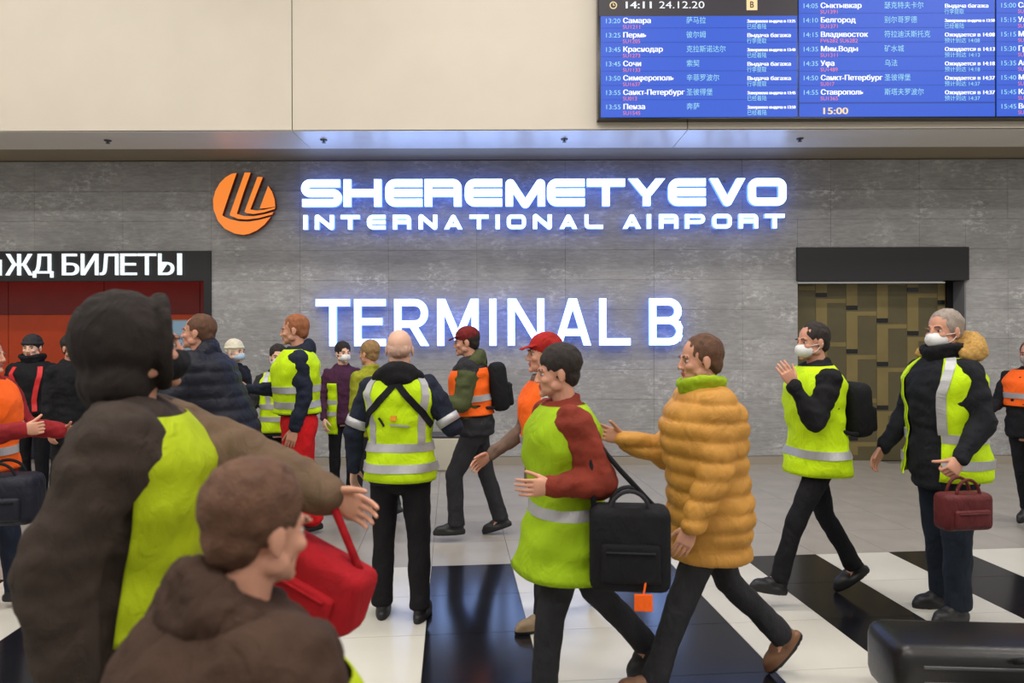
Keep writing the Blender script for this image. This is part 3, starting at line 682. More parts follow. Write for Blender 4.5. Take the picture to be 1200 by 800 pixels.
def person(label, px, d, H, heading, arms, legs, lean=0, side=0, head=(0, 0), skin=0, bulk=0, jacket=None, vest=None, trousers=None, shoes=(28, 28, 30), boot=False, hair=None, hat=None, mask=None, hands=('relaxed', 'relaxed'), hood=None, seed=1, drop=0, group=None, scarf=None, palm=(None, None), twist=0, y=None):
    rnd_ = random.Random(seed); s = H/1.76
    root = thing('person', label, 'person', ((px-600)/F*d, d, 0), radians(heading), group)
    lr, sr = radians(lean), radians(side)
    def bend(p):                     # torso points lean forward over the hips
        p = Vector(p)
        t = max(0, min(1, (p.z-.86)/.35)); q = Matrix.Rotation(radians(twist)*t, 3, 'Z') @ Vector((p.x, p.y, 0)); p = Vector((q.x, q.y, p.z))
        Rm = Matrix.Rotation(lr*t, 3, 'X') @ Matrix.Rotation(sr*t, 3, 'Y')
        return Vector((0, 0, .92))+Rm @ (p-Vector((0, 0, .92)))
    # legs first, to know the height of the hips
    feet = []; J = {}
    for i, (th, sh) in enumerate(legs):
        sx = 1 if i == 0 else -1
        hip = Vector((sx*.092, 0, .91)); kn = hip+th*.415; an = kn+sh*.405
        pit = math.asin(max(-1, min(1, -sh.y)))*-1      # shin leaning back lifts the heel
        J[i] = (hip, kn, an, sh)
    def pitch_of(sh):
        back = sh.y                                      # >0: foot trails behind
        return radians(max(0, min(55, back*85-8))) if back > .1 else (radians(max(-22, back*40)) if back < -.12 else 0)
    low = 9
    for i in J:
        hip, kn, an, sh = J[i]; pt = pitch_of(sh)
        for q in ((0, -.19, -.09), (0, .075, -.09)):
            low = min(low, (an+Matrix.Rotation(pt, 3, 'X') @ Vector(q)).z)
    dz = -low
    OFF = Vector((0, 0, dz))
    def fin(me): me.transform(Matrix.Translation(OFF) if True else None); me.transform(Matrix.Scale(s, 4)); return me
    sh_j = [bend((sx*.172, .004, 1.405)) for sx in (1, -1)]
    AR = []
    for i in range(2):
        u = Vector(arms[i][0]).normalized(); f = Vector(arms[i][1]).normalized()
        e = sh_j[i]+u*.285; wv = e+f*.255; AR.append((sh_j[i], e, wv, u, f))
    nk = bend((0, .03, 1.47)); hy, hp = head
    HR = (Matrix.Rotation(lr*.35, 3, 'X') @ Matrix.Rotation(radians(hy), 3, 'Z') @ Matrix.Rotation(radians(hp), 3, 'X')).to_4x4()
    hc = nk+(HR.to_3x3() @ Vector((0, -.028, .172)))
    HM = Matrix.Translation(hc) @ HR
    # body: one mesh
    a = Acc()
    a.loft([[bend((rx_*.86*cos(t), cy+ry_*.86*sin(t), z)) for t in [2*pi*k/18 for k in range(18)]] for z, rx_, ry_, cy in [(z_, *tor(z_)) for z_ in (.80, .88, .96, 1.06, 1.16, 1.26, 1.36, 1.42, 1.46, 1.5)]])
    a.capsule(nk-Vector((0, 0, .03)), nk+(hc-nk)*.35, .054, .05)
    for i in range(2):
        S_, E_, W_, u, f = AR[i]; a.capsule(S_, E_, .050, .038); a.capsule(E_, W_, .039, .026); a.capsule(bend((0, .01, 1.40)), S_, .06, .052)
        hip, kn, an, sh = J[i]; a.capsule(hip, kn, .078, .052); a.capsule(kn, an, .053, .036)
        a.capsule(an, an+Matrix.Rotation(pitch_of(sh), 3, 'X') @ Vector((0, -.11, -.05)), .034, .026)
    parts = [(remesh(a, .016, 3), None, 0), (HEAD, HM, 0)]
    for i in range(2):
        S_, E_, W_, u, f = AR[i]; pn = palm[i] or ((-1 if i == 0 else 1), .25, 0)
        M = mat_from(f, pn, W_)
        if i == 1: M = M @ Matrix.Scale(-1, 4, (1, 0, 0))
        hm = HANDS[hands[i]].copy()
        if i == 1: hm.flip_normals()
        parts.append((hm, M, 0))
    body = fin(join(parts)); body = keep(body)
    ix = [q.material_index for q in body.polygons]; body = link('body', body, [SK[skin], M_lips, M_brow, M_eye, M_iris], root, True); setidx(body.data, ix)
    # trousers and shoes
    tm, tr = trousers if isinstance(trousers, tuple) else (trousers, 1.0)
    a = Acc(); a.ell(bend((0, .004, .90)), (.172, .128, .12)); a.ell((0, .02, .86), (.15, .115, .10))
    for i in range(2):
        hip, kn, an, sh = J[i]
        a.capsule(hip+Vector((0, .006, .0)), kn, .096*tr, .068*tr, 14); a.capsule(kn, an+Vector((0, 0, .02))-sh*.0, .069*tr, .058*tr, 14)
        a.lathe(kn+(an-kn)*.6, an+sh*.02, [(0, .058*tr), (.16, .064*tr), (.18, .066*tr)], 14)
    def wr(co, n): return .007*noise.noise(Vector((co.x*14+seed, co.y*14, co.z*9)))+.003*noise.noise(Vector((co.x*30, co.y*30+seed, co.z*26)))
    link('trousers', fin(remesh(a, .014, 3, disp=wr)), tm, root, True)
    for i in range(2):
        hip, kn, an, sh = J[i]; M = Matrix.Translation(an) @ Matrix.Rotation(pitch_of(sh), 4, 'X') @ Matrix.Rotation(radians(7 if i == 0 else -7), 4, 'Z') @ Matrix.Translation((0, .0, -.09))
        me = SHOE[boot].copy(); me.transform(M); ix = [q.material_index for q in me.polygons]; me.materials.clear(); link('shoe', fin(me), [mat('shoe_%d_%d_%d' % shoes, shoes, .5), M_rub], root, True); setidx(me, ix)
    # jacket
    jm = jacket['mat']; hem = jacket.get('hem', .82); puff = jacket.get('puff', 0); jb = .022+bulk+puff*1.2; sm_ = jacket.get('sleeve', jm); ar_ = jacket.get('arm', 1.0)
    av = sum(((J[i][1]-J[i][0]) for i in range(2)), Vector())*.5
    def S(th, z, off):
        rx_, ry_, cy = tor(z); ex = .9
        c_, s_ = cos(th), sin(th); c_ = abs(c_)**ex*(1 if c_ > 0 else -1); s_ = abs(s_)**ex*(1 if s_ > 0 else -1)
        o = off*(1-.62*max(0, min(1, (z-1.37)/.09))); x = (rx_+o)*c_; y_ = (ry_+o)*s_+cy
        if z < .84:
            k = (.84-z); sp = abs(J[0][1].y-J[1][1].y)*k*.9; y_ += sp*.5*s_+av.y/.415*k*.5; x *= 1+k*.25
        zz = z+min(off, .05)*.55*max(0, min(1, (z-1.36)/.08))
        p = Vector((x, y_, zz)); p = bend(p)
        return p
    def wrv(th, z): return .004*sin(3*th+z*21+seed)+.003*sin(5*th-z*37+seed*2)+.0025*sin(z*55+2*th)
    a = Acc(); zs = [hem+(1.455-hem)*k/16 for k in range(17)]
    a.loft([[S(2*pi*k/36, z, jb) for k in range(36)] for z in zs]+[[S(2*pi*k/36, 1.49, jb*.6) for k in range(36)]])
    for i in range(2):
        S_, E_, W_, u, f = AR[i]; q = ar_*(1+puff*6)
        a.capsule(bend((0, .01, 1.375)), S_, .07, .066*q+bulk*.5, 14); a.capsule(S_, E_, .066*q+bulk*.5, .052*q+bulk*.4, 14); a.capsule(E_, W_-f*.01, .053*q+bulk*.4, .038*q+bulk*.2, 14)
    cl = jacket.get('collar', 1)
    if cl: a.tube([bend((.070*cos(t), .022+.066*sin(t), 1.505+.012*sin(t))) for t in [2*pi*k/20 for k in range(20)]], .022*cl, 8, closed=True)
    def wj(co, n):
        if puff:
            k = abs(sin((co.z+.35*co.y*0)*pi/.085)); return puff*.95*(k**.6-.6)+.006*noise.noise(Vector((co.x*16+seed, co.y*16, co.z*16)))
        return .013*noise.noise(Vector((co.x*11+seed, co.y*11, co.z*15)))+.007*noise.noise(Vector((co.x*24, co.y*24+seed, co.z*30)))
    me = remesh(a, .013, 3, disp=wj)
    me.materials.append(None); me.materials.append(None)
    if 'sleeve' in jacket:
        for p in me.polygons:
            c = p.center
            for i in jacket.get('sleeve_arms', (0, 1)):
                S_, E_, W_, u, f = AR[i]
                for P0, P1, rr in ((S_+u*.02, E_, .095), (E_, W_, .08)):
                    t = max(0, min(1, (c-P0).dot(P1-P0)/(P1-P0).length_squared))
                    if (c-P0-(P1-P0)*t).length < rr*ar_+bulk and t > 0: p.material_index = 1
    ix = [q.material_index for q in me.polygons]; me.materials.clear()
    jk = link('jacket', me, [jm, sm_], root, True); setidx(me, ix); fin(me)
    if jacket.get('cuff'):
        for i in range(2):
            S_, E_, W_, u, f = AR[i]; b = Acc(); P = W_-f*.045; r = .041*ar_*(1+puff*6)+bulk*.25
            b.lathe(P, P+f*.05, [(0, r-.008), (0, r+.003), (.05, r), (.05, r-.008)], 18); me = b.mesh('cuff'); link('cuff', fin(me), jacket['cuff'], root, True)
    for i, fr in jacket.get('armband', []):
        S_, E_, W_, u, f = AR[i]; b = Acc(); P = S_+(E_-S_)*fr; r = (.066*(1-fr)+.052*fr)*ar_+bulk*.5+.006
        b.lathe(P, P+u*.052, [(0, r-.012), (0, r), (.052, r-.002), (.052, r-.014)], 24); link('sleeve_band', fin(b.mesh('b')), M_band, root, True)
    # vest: a lofted garment around the jacket, tapes and straps follow its surface
    if vest:
        vm = vest['mat']; vh = vest.get('hem', .84); vo = jb+.014+vest.get('off', 0); a0, a1 = vest.get('open', (-pi, pi)); full = 'open' not in vest; flare = vest.get('flare', .02); vt = vest.get('top', 1.462)
        def V(th, z, o=0): return S(th, z, vo+wrv(th, z)+o+max(0, (1.0-z))*flare*3)
        n, m = 56, 28; vs = []; fs = []
        for lay in (0, -.008):
            for j in range(m+1):
                z = vh+(vt-vh)*j/m
                for k in range(n+(0 if full else 1)):
                    th = a0+(a1-a0)*k/n; vs.append(V(th, z, lay))
        W_n = n+(0 if full else 1); half = W_n*(m+1)
        for j in range(m):
            for k in range(n):
                k2 = (k+1) % W_n if full else k+1
                q = (j*W_n+k, j*W_n+k2, (j+1)*W_n+k2, (j+1)*W_n+k); fs.append(q); fs.append(tuple(half+i for i in q[::-1]))
        for k in range(n):
            k2 = (k+1) % W_n if full else k+1
            fs.append((k, half+k, half+k2, k2)); t0 = m*W_n; fs.append((t0+k, t0+k2, half+t0+k2, half+t0+k))
        if not full:
            for j in range(m):
                for k in (0, n): i0, i1 = j*W_n+k, (j+1)*W_n+k; fs.append((i0, i1, half+i1, half+i0))
        b = Acc(); b.add(vs, fs); link('vest', fin(b.mesh('v')), vm, root, True)
        def strip(path, wid, name, m_, o=.005, sub_=12):
            P = []
            for (t0, z0), (t1, z1) in zip(path, path[1:]):
                P += [(t0+(t1-t0)*k/sub_, z0+(z1-z0)*k/sub_) for k in range(sub_)]
            P.append(path[-1]); b = Acc(); rows = []
            for i, (t_, z_) in enumerate(P):
                c = V(t_, z_, o); nx = V(*P[min(i+1, len(P)-1)], o); pv = V(*P[max(i-1, 0)], o); tg_ = (nx-pv).normalized()
                nn = (V(t_+.03, z_, o)-V(t_-.03, z_, o)).cross(V(t_, z_+.01, o)-V(t_, z_-.01, o)).normalized()
                bb = nn.cross(tg_).normalized()
                rows.append([c+bb*wid/2, c+bb*wid/2+nn*-.007, c-bb*wid/2+nn*-.007, c-bb*wid/2])
            b.loft(rows); me = b.mesh('s'); bm = bmesh.new(); bm.from_mesh(me); bmesh.ops.recalc_face_normals(bm, faces=bm.faces); bm.to_mesh(me); bm.free()
            link(name, fin(me), m_, root)
        e0, e1 = (a0+.02, a1-.02) if not full else (-pi, pi)
        for z in vest.get('bands', (.95, 1.07)): strip([(e0+(e1-e0)*k/6, z) for k in range(7)], .052, 'reflective_band', M_band)
        ztop = vest.get('vtop', 1.465); zb = max(vest.get('bands') or (1.07,))
        for th in vest.get('vert', ()): strip([(th, zb+.02), (th, 1.30), (th+(.10 if cos(th) < 0 else -.10)*(-1 if th < 0 else 1), 1.40), (th+(.22 if cos(th) < 0 else -.22)*(-1 if th < 0 else 1), ztop)], .05, 'reflective_band', M_band)
        for path, wid, nm, mm in vest.get('strips', ()): strip(path, wid, nm, mm, .010)
    # hood / scarf / collar fur
    if hood:
        hm_, hk = hood[:2]; up_ = hood[2] if len(hood) > 2 else 0; b = Acc()
        for t in [pi*k/14 for k in range(15)]:
            k_ = sin(t); b.ell(bend((.105*cos(t)*hk, .045+.055*k_*hk, 1.475+up_+.035*k_-.015*(1-k_))), (.042*hk, .042*hk, (.034+.022*k_)*hk))
        b.ell(bend((0, .10, 1.47+up_)), (.10*hk, .055*hk, .062*hk))
        link('hood', fin(remesh(b, .011, 3, disp=(lambda co, n: .012*noise.noise(co*16)+(.008*noise.noise(co*70) if hk > 1.15 else 0)))), hm_, root, True)
    if scarf:
        b = Acc()
        for q in range(3): b.tube([bend(((.078+.012*q)*cos(t), .006+(.078+.01*q)*sin(t), 1.485+.028*q+.012*sin(2*t+q))) for t in [2*pi*k/24 for k in range(24)]], .026, 8, closed=True)
        link('scarf', fin(remesh(b, .010, 2, disp=lambda co, n: .006*noise.noise(co*40))), scarf, root, True)
    def hh_(name, acc_, m_, vox=.007, amp=.0, fr=60):
        me = remesh(acc_, vox, 2, disp=(lambda co, n: amp*noise.noise(Vector((co.x*fr+seed, co.y*fr, co.z*fr*.5)))) if amp else None); me.transform(HM); return link(name, fin(me), m_, root, True)
    if hair:
        hm_, style = hair; b = Acc()
        if style == 'fringe': b.ell((0, .058, -.005), (.073, .060, .055)); b.ell((0, .03, .012), (.0795, .075, .05))
        else:
            b.ell((0, .028, .037), (.083, .099, .093), n=24, m=16); b.ell((0, .060, -.015), (.068, .056, .066))
            if style == 'full': b.ell((0, .03, .05), (.09, .105, .095), n=24, m=16)
            if style == 'long': b.ell((0, .06, -.06), (.085, .06, .12)); b.ell((0, .03, .03), (.09, .10, .095))
            if style == 'bun': b.ell((0, .13, .03), (.035, .035, .035))
        hh_('hair', b, hm_, .0075, .006, 55)
    if hat:
        kind, hm_ = hat; b = Acc()
        if kind == 'beanie':
            b.ell((0, .026, .048), (.090, .108, .094), n=24, m=16); b.tube([(.089*cos(t), .024+.106*sin(t), .038-.010*sin(t)) for t in [2*pi*k/28 for k in range(28)]], .012, 8, closed=True); b.ell((0, .06, .01), (.078, .07, .05))
        elif kind == 'cap':
            b.ell((0, .022, .05), (.087, .105, .086), n=24, m=16); b.loft([[Vector((.07*cos(t)*w_, -.06-.085*q+.0*t, .052-.02*q+.006*sin(t)+z_)) for t in [2*pi*k/12 for k in range(12)]] for q, w_, z_ in ((0, 1, 0), (.5, .92, 0), (1, .6, -.004))])
        elif kind == 'hoodup':
            b.ell((0, .045, .02), (.116, .122, .128), n=24, m=16); b.ell((0, .06, -.09), (.11, .09, .09)); b.tube([(.088*cos(t), -.05, .01+.115*sin(t)) for t in [2*pi*k/28 for k in range(28)]], .018, 8, closed=True)
        me = hh_('hat' if kind != 'hoodup' else 'hood', b, hm_, .0075, .004, 50)
    if mask:
        mm, low = mask; b = Acc(); z0 = -.03 if low else 0
        b.ell((0, -.052, -.052+z0), (.061, .064, .05), n=20, m=12); b.ell((0, -.095, -.045+z0), (.026, .026, .034))
        mk = hh_('face_mask', b, mm, .0065)
        b = Acc()
        for sx in (-1, 1):
            for zz in (-.022, -.075): b.tube([(sx*.056, -.05, zz+z0), (sx*.073, -.02, zz*.75+z0), (sx*.086, .02, -.01)], .0022, 6)
        me = b.mesh('l'); me.transform(HM); link('ear_loops', fin(me), mm, mk, True)
    info = {'root': root, 'elbow': [(AR[i][1]+OFF)*s for i in range(2)], 's': s, 'dz': dz, 'hands': [(AR[i][2]+AR[i][4]*.09+OFF)*s for i in range(2)], 'bend': lambda p: (bend(p)+OFF)*s, 'S': lambda th, z, o: (S(th, z, jb+o)+OFF)*s}
    root['top'] = 0; del root['top']
    bpy.context.view_layer.update()
    Rz = Matrix.Translation(root.location) @ Matrix.Rotation(radians(heading), 4, 'Z')
    info['w'] = lambda p: Rz @ Vector(p)
    return info
def straps(info, m, pts_list, w_=.02):
    pass
def bag(name, label, cat, c, size, m, rz=0, tilt=0, trim=M_blackcloth, handle=True, pocket=True, r=None):
    t = thing(name, label, cat, c, radians(rz)); t.rotation_euler.y = radians(tilt)
    sx, sy, sz = size; r = r or min(size)*.28
    b = Acc(); b.rbox((0, 0, sz/2), size, r); bo_ = obj('shell', b, m, t, True)
    if pocket:
        b = Acc(); b.rbox((0, -sy/2, sz*.36), (sx*.72, sy*.25, sz*.45), min(sx, sy, sz)*.1); pk = obj('pocket', b, m, t, True)
        b = Acc(); b.tube([(-sx*.3, -sy*.62-.004, sz*.5), (sx*.3, -sy*.62-.004, sz*.5)], .005, 6); obj('zip', b, trim, pk, True)
    b = Acc(); b.tube([(sx*.46*cos(q), 0-sy*.5*0, sz*.5+sz*.47*sin(q)) for q in [0.35+(pi-.7)*k/16 for k in range(17)]], .006, 6)
    obj('seam', b, trim, t, True)
    if handle:
        for yy in (-sy*.28, sy*.28):
            b = Acc(); b.tube([(sx*.24*cos(q), yy, sz*.93+max(.09, sz*.25)*sin(q)) for q in [pi*k/14 for k in range(15)]], .009, 8); obj('handle', b, trim, t, True)
    return t
def backpack(label, info, m, size=(.30, .17, .46), z=1.02, trim=M_blackcloth, yo=.0):
    R_ = info['root']; M0 = info['bend']((0, .13+yo, z)); M1 = info['bend']((0, .13+yo, z+.3)); up = (M1-M0).normalized()
    W_ = info['w']; wo = W_(M0+up*.0)
    t = thing('backpack', label, 'backpack', wo, R_.rotation_euler.z)
    t.rotation_euler = (Matrix.Rotation(R_.rotation_euler.z, 3, 'Z') @ up.to_track_quat('Z', 'Y').to_matrix()).to_euler() if False else (-math.atan2(-up.y, up.z)*-1, 0, R_.rotation_euler.z)
    sx, sy, sz = size
    b = Acc(); b.rbox((0, sy/2, sz/2), size, sy*.38); obj('pack_body', b, m, t, True)
    b = Acc(); b.rbox((0, sy, sz*.32), (sx*.74, sy*.4, sz*.46), sy*.15); pk = obj('pocket', b, m, t, True)
    b = Acc(); b.tube([(-sx*.3, sy*1.21, sz*.5), (sx*.3, sy*1.21, sz*.5)], .005, 6); obj('zip', b, trim, pk, True)
    b = Acc(); b.tube([(.05*cos(q), 0, sz+.0+.045*sin(q)) for q in [pi*k/10 for k in range(11)]], .008, 8); obj('grab_handle', b, trim, t, True)
    zs_ = sz
    for s_ in (-1, 1):
        b = Acc(); b.tube([(s_*.075, 0, zs_*.92), (s_*.10, -.09, zs_*.98), (s_*.12, -.22, zs_*.88), (s_*.145, -.28, zs_*.6), (s_*.18, -.2, zs_*.28), (s_*.16, -.04, zs_*.12), (s_*.13, 0.02, zs_*.1)], .014, 8); obj('strap', b, trim, t, True)
    return t
DN = ((0.18, .02, -1), (.04, -.22, -1)); DNR = ((-.18, .02, -1), (-.04, -.22, -1))
hairD = mat('hair_dark', (38, 30, 28), .8, 0, .5, 160, .2, 30); hairB = mat('hair_brown', (92, 62, 44), .8, 0, .5, 160, .2, 30); hairG = mat('hair_grey', (150, 138, 128), .8, 0, .5, 160, .2, 30); hairGi = mat('hair_ginger', (150, 92, 58), .8, 0, .5, 160, .2, 30); hairBl = mat('hair_blond', (150, 118, 78), .8, 0, .5, 160, .2, 30)
M_tan = fabric('tan_puffer', (196, 142, 66), .6, .1); M_fur = mat('tan_fur', (204, 160, 88), .95, 0, 1, 240, .25, 60); M_redc = fabric('red_trouser_cloth', (206, 26, 32)); M_charcoal = fabric('charcoal_cloth', (44, 44, 48)); M_rust = fabric('rust_cloth', (124, 48, 34)); M_jeans = fabric('dark_jeans', (30, 38, 50)); M_olive_c = fabric('olive_cloth', (74, 80, 50)); M_brownc = fabric('dark_brown_coat', (62, 44, 34)); M_tansl = fabric('tan_sleeve', (122, 92, 66)); M_redbag = fabric('crimson_bag', (170, 24, 34)); M_maroon = fabric('maroon_leather', (92, 34, 36), .5); M_purple = fabric('plum_cloth', (70, 36, 62)); M_navyp = fabric('navy_puffer', (26, 28, 40), .5); M_beige = fabric('beige_sole', (150, 128, 100))
st = []
# 1 the sharp man seen from behind
emb_y = 1.19
P1 = person('bald man seen from behind in yellow hi-vis vest with black straps, standing still', 469, 4.31, 1.79, 178, (((.42, .02, -1), (.10, -.30, -1)), ((-.62, .05, -1), (.05, -.95, -.10))),
    (leg(2, 3, .035), leg(-2, 2, -.05)), 0, head=(8, 2), skin=0, bulk=.012, jacket={'mat': M_navy, 'hem': .83, 'armband': [(0, .72), (1, .72)], 'arm': 1.12},
    vest={'mat': LIME, 'hem': .85, 'bands': (.935, 1.055), 'vert': (pi/2-.78, pi/2+.78), 'flare': .03, 'strips': [([(pi/2-.02, 1.43), (pi/2+.55, 1.30), (pi/2+1.25, 1.18)], .042, 'black_strap', M_blackcloth), ([(pi/2+.02, 1.43), (pi/2-.55, 1.30), (pi/2-1.25, 1.18)], .042, 'black_strap', M_blackcloth),
        ([(pi/2+.36, 1.185), (pi/2-.12, 1.195)], .010, 'printed_line', M_band), ([(pi/2-.30, 1.185), (pi/2-.42, 1.235)], .012, 'printed_mark', M_charcoal), ([(pi/2+.03, 1.235), (pi/2-.09, 1.235)], .030, 'printed_emblem', mat('emblem_print', (230, 150, 30), .6))]},
    trousers=(fabric('black_trousers', (24, 22, 26)), 1.05), hair=(mat('stubble_grey', (196, 160, 142), .8, 0, .4, 260, .12, 60), 'fringe'), hood=(M_blackcloth, 1.12), seed=3)
# 2 man with fur hood
P2 = person('tall man in white mask, tan fur hood and open lime vest, at the lift doorway', 1108, 4.33, 1.90, -78, (((.30, .05, -1), (.1, -.75, -.75)), ((-.3, -.1, -1), (-.05, -.6, -.8))),
    (leg(3, 4, .01), leg(-4, 2, -.01)), 2, head=(8, 0), skin=1, bulk=.028, jacket={'mat': fabric('black_parka', (26, 28, 34)), 'hem': .74, 'arm': 1.02},
    vest={'mat': LIME, 'hem': .80, 'bands': (.90, 1.04), 'open': (-pi/2+.55, 1.5*pi-.55), 'vert': (-.95,), 'flare': .05}, trousers=(M_jeans, 1.15), hair=(hairG, 'short'), mask=(M_mask_w, 0), hood=(M_fur, 1.5, .05), scarf=M_blackcloth, hands=('grip', 'relaxed'), boot=True, seed=5)
# 3 masked walker in black with green vest
P3 = person('masked walker in black with lime vest, hand raised to the face, striding left', 957, 4.57, 1.80, -84, (((.25, -.5, -1), (-.12, -.55, 1)), ((-.3, .55, -1), (-.1, .2, -1))),
    (leg(26, 8), leg(-14, 16)), 3, head=(6, 2), skin=1, bulk=.018, jacket={'mat': M_blackcloth, 'hem': .80, 'arm': 1.1}, vest={'mat': LIME, 'hem': .80, 'bands': (.94,), 'flare': .05}, trousers=(fabric('black_jeans', (22, 22, 26)), .92), hair=(hairD, 'short'), mask=(M_mask_w, 0), boot=True, seed=8)
# 4 tan puffer coat
P4 = person('person in long tan quilted puffer coat walking left over the crossing', 830, 3.40, 1.77, -82, (((.22, -.15, -1), (.03, -.5, -1)), ((-.28, -.35, -1), (0, -1, .35))),
    (leg(24, 4), leg(-20, 24)), 4, head=(-4, 2), skin=1, bulk=.03, jacket={'mat': M_tan, 'hem': .68, 'puff': .022, 'arm': 1.12}, trousers=(M_charcoal, 1.0), hair=(hairB, 'short'), scarf=fabric('lime_scarf', (150, 180, 30)), shoes=(120, 84, 60), seed=11)
# 5 lime vest in front with dark hair
P5 = person('dark-haired person in rust jacket under wide lime vest, walking left beside tan coat', 664, 3.25, 1.71, -74, (((.3, .42, -1), (.12, -1, .02)), ((-.3, .5, -1), (0, -.2, -1))),
    (leg(17, 12), leg(-26, 16)), 4, head=(-10, 4), skin=1, bulk=.022, jacket={'mat': M_rust, 'hem': .80, 'arm': 1.3}, vest={'mat': fabric('hi_vis_green', (150, 184, 18), .75, .08), 'hem': .70, 'bands': (1.0,), 'flare': .10, 'off': .006}, trousers=(M_charcoal, 1.02), hair=(hairD, 'full'), boot=True, seed=13)
# 6 orange vest behind, between sign letters N and A
P6 = person('person in open orange vest and red cap, half hidden behind the wide lime vest', 642, 4.24, 1.76, -70, (((.3, .2, -1), (.1, -.3, -1)), ((-.3, -.2, -1), (0, -.8, -.5))),
    (leg(8, 6), leg(-22, 18)), 3, head=(-10, 0), skin=1, jacket={'mat': fabric('taupe_cloth', (120, 100, 88)), 'hem': .82}, vest={'mat': ORANGE, 'hem': .98, 'bands': (1.12,), 'vert': (-.6,), 'flare': .02}, trousers=M_charcoal, hair=(hairB, 'short'), hat=('cap', fabric('red_cap', (160, 34, 30))), shoes=(140, 118, 92), seed=17)
# 7 walker with cap and orange vest
P7 = person('walker in dark red cap and orange vest over olive shoulders, striding left', 556, 6.0, 1.80, -88, (((.3, -.2, -1), (0, -1, .1)), ((-.25, .4, -1), (0, -.4, -1))),
    (leg(24, 26), leg(-13, 5)), 6, head=(0, 4), skin=1, bulk=.03, jacket={'mat': M_charcoal, 'hem': .86, 'arm': 1.15, 'sleeve': M_olive_c}, vest={'mat': ORANGE, 'hem': 1.03, 'bands': (1.17, ), 'flare': .0, 'top': 1.40}, trousers=(M_charcoal, 1.1), hair=(hairD, 'short'), hat=('cap', fabric('dark_red_cap', (112, 34, 34))), hood=(M_olive_c, 1.2), boot=True, seed=19)
backpack('black backpack on the walker in the dark red cap', P7, M_blackcloth, (.30, .16, .42), 1.04, yo=.03)
# 8 lime vest + red trousers
P8 = person('ginger-haired person in lime vest with two tapes and bright red trousers', 349, 6.0, 1.92, -66, (((.12, .12, -1), (.02, -.3, -1)), ((-.3, -.4, -1), (.2, -1, .1))),
    (leg(6, 3), leg(-6, 5)), 2, head=(-15, 4), skin=1, bulk=.035, jacket={'mat': M_navy, 'hem': .98, 'arm': 1.0}, vest={'mat': LIME, 'hem': .99, 'bands': (1.06, 1.18), 'flare': .0}, trousers=(M_redc, 1.45), hair=(hairGi, 'short'), hood=(M_navy, 1.1), seed=23)
P8b = person('shorter dark-haired person in lime vest half hidden behind the ginger-haired one', 326, 6.9, 1.66, 20, (((.3, -.1, -1), (-.2, -1, -.1)), ((-.3, -.1, -1), (-.7, -1, .05))),
    (leg(2, 2), leg(-2, 2)), 0, head=(0, 0), skin=2, jacket={'mat': M_charcoal}, vest={'mat': LIME, 'hem': .86, 'bands': (1.0, 1.13), 'vert': (-1.0, -2.1)}, trousers=M_blackcloth, hair=(hairD, 'full'), mask=(M_mask_w, 0), seed=29)
P9 = person('masked person in plum jacket and lime vest left of the bald man', 402, 7.7, 1.68, 25, (((.3, -.15, -1), (.5, -1, .15)), ((-.25, 0, -1), (0, -.5, -1))),
    (leg(2, 2), leg(-2, 2)), 0, head=(10, 0), skin=2, jacket={'mat': M_purple}, vest={'mat': LIME, 'hem': .72, 'bands': (.95, 1.08), 'open': (-pi/2+.5, 1.5*pi-.5), 'flare': .03, 'top': 1.30}, trousers=M_blackcloth, hair=(hairD, 'full'), mask=(M_mask_w, 0), seed=31)
P10 = person('fair-haired person in olive-yellow jacket half hidden by the bald man', 434, 6.6, 1.67, -120, (DN, DNR), (leg(12, 4), leg(-12, 10)), 2, head=(0, 2), skin=1, jacket={'mat': fabric('olive_yellow_cloth', (146, 150, 40)), 'arm': 1.1}, trousers=M_charcoal, hair=(hairBl, 'full'), seed=37)
# 11 white beanie
P11 = person('person in white knitted hat and pale blue mask, handing something to the right', 270, 7.4, 1.71, 82, (((.2, -.1, -1), (.1, -.9, -.5)), ((-.25, -.55, -1), (-.0, -1, .12))),
    (leg(4, 3), leg(-4, 3)), 6, head=(-12, 2), skin=2, bulk=.02, jacket={'mat': M_blackcloth, 'hem': .74, 'arm': 1.1}, trousers=M_blackcloth, hat=('beanie', mat('cream_knit', (222, 216, 196), .95, 0, .6, 200)), mask=(M_mask_b, 0), seed=41)
# 12 navy puffer with hood, leaning
P12 = person('brown-haired person in bulky navy hooded jacket leaning left in front of white poster', 264, 5.2, 1.93, -80, (((.25, -.5, -1), (0, -1, -.3)), ((-.25, -.3, -1), (0, -1, -.3))),
    (leg(24, 12), leg(-20, 14)), 20, head=(-6, -10), skin=1, bulk=.075, jacket={'mat': M_navyp, 'hem': .86, 'puff': .012, 'arm': 1.25}, trousers=M_charcoal, hair=(hairB, 'short'), hood=(M_navyp, 1.3), seed=43)
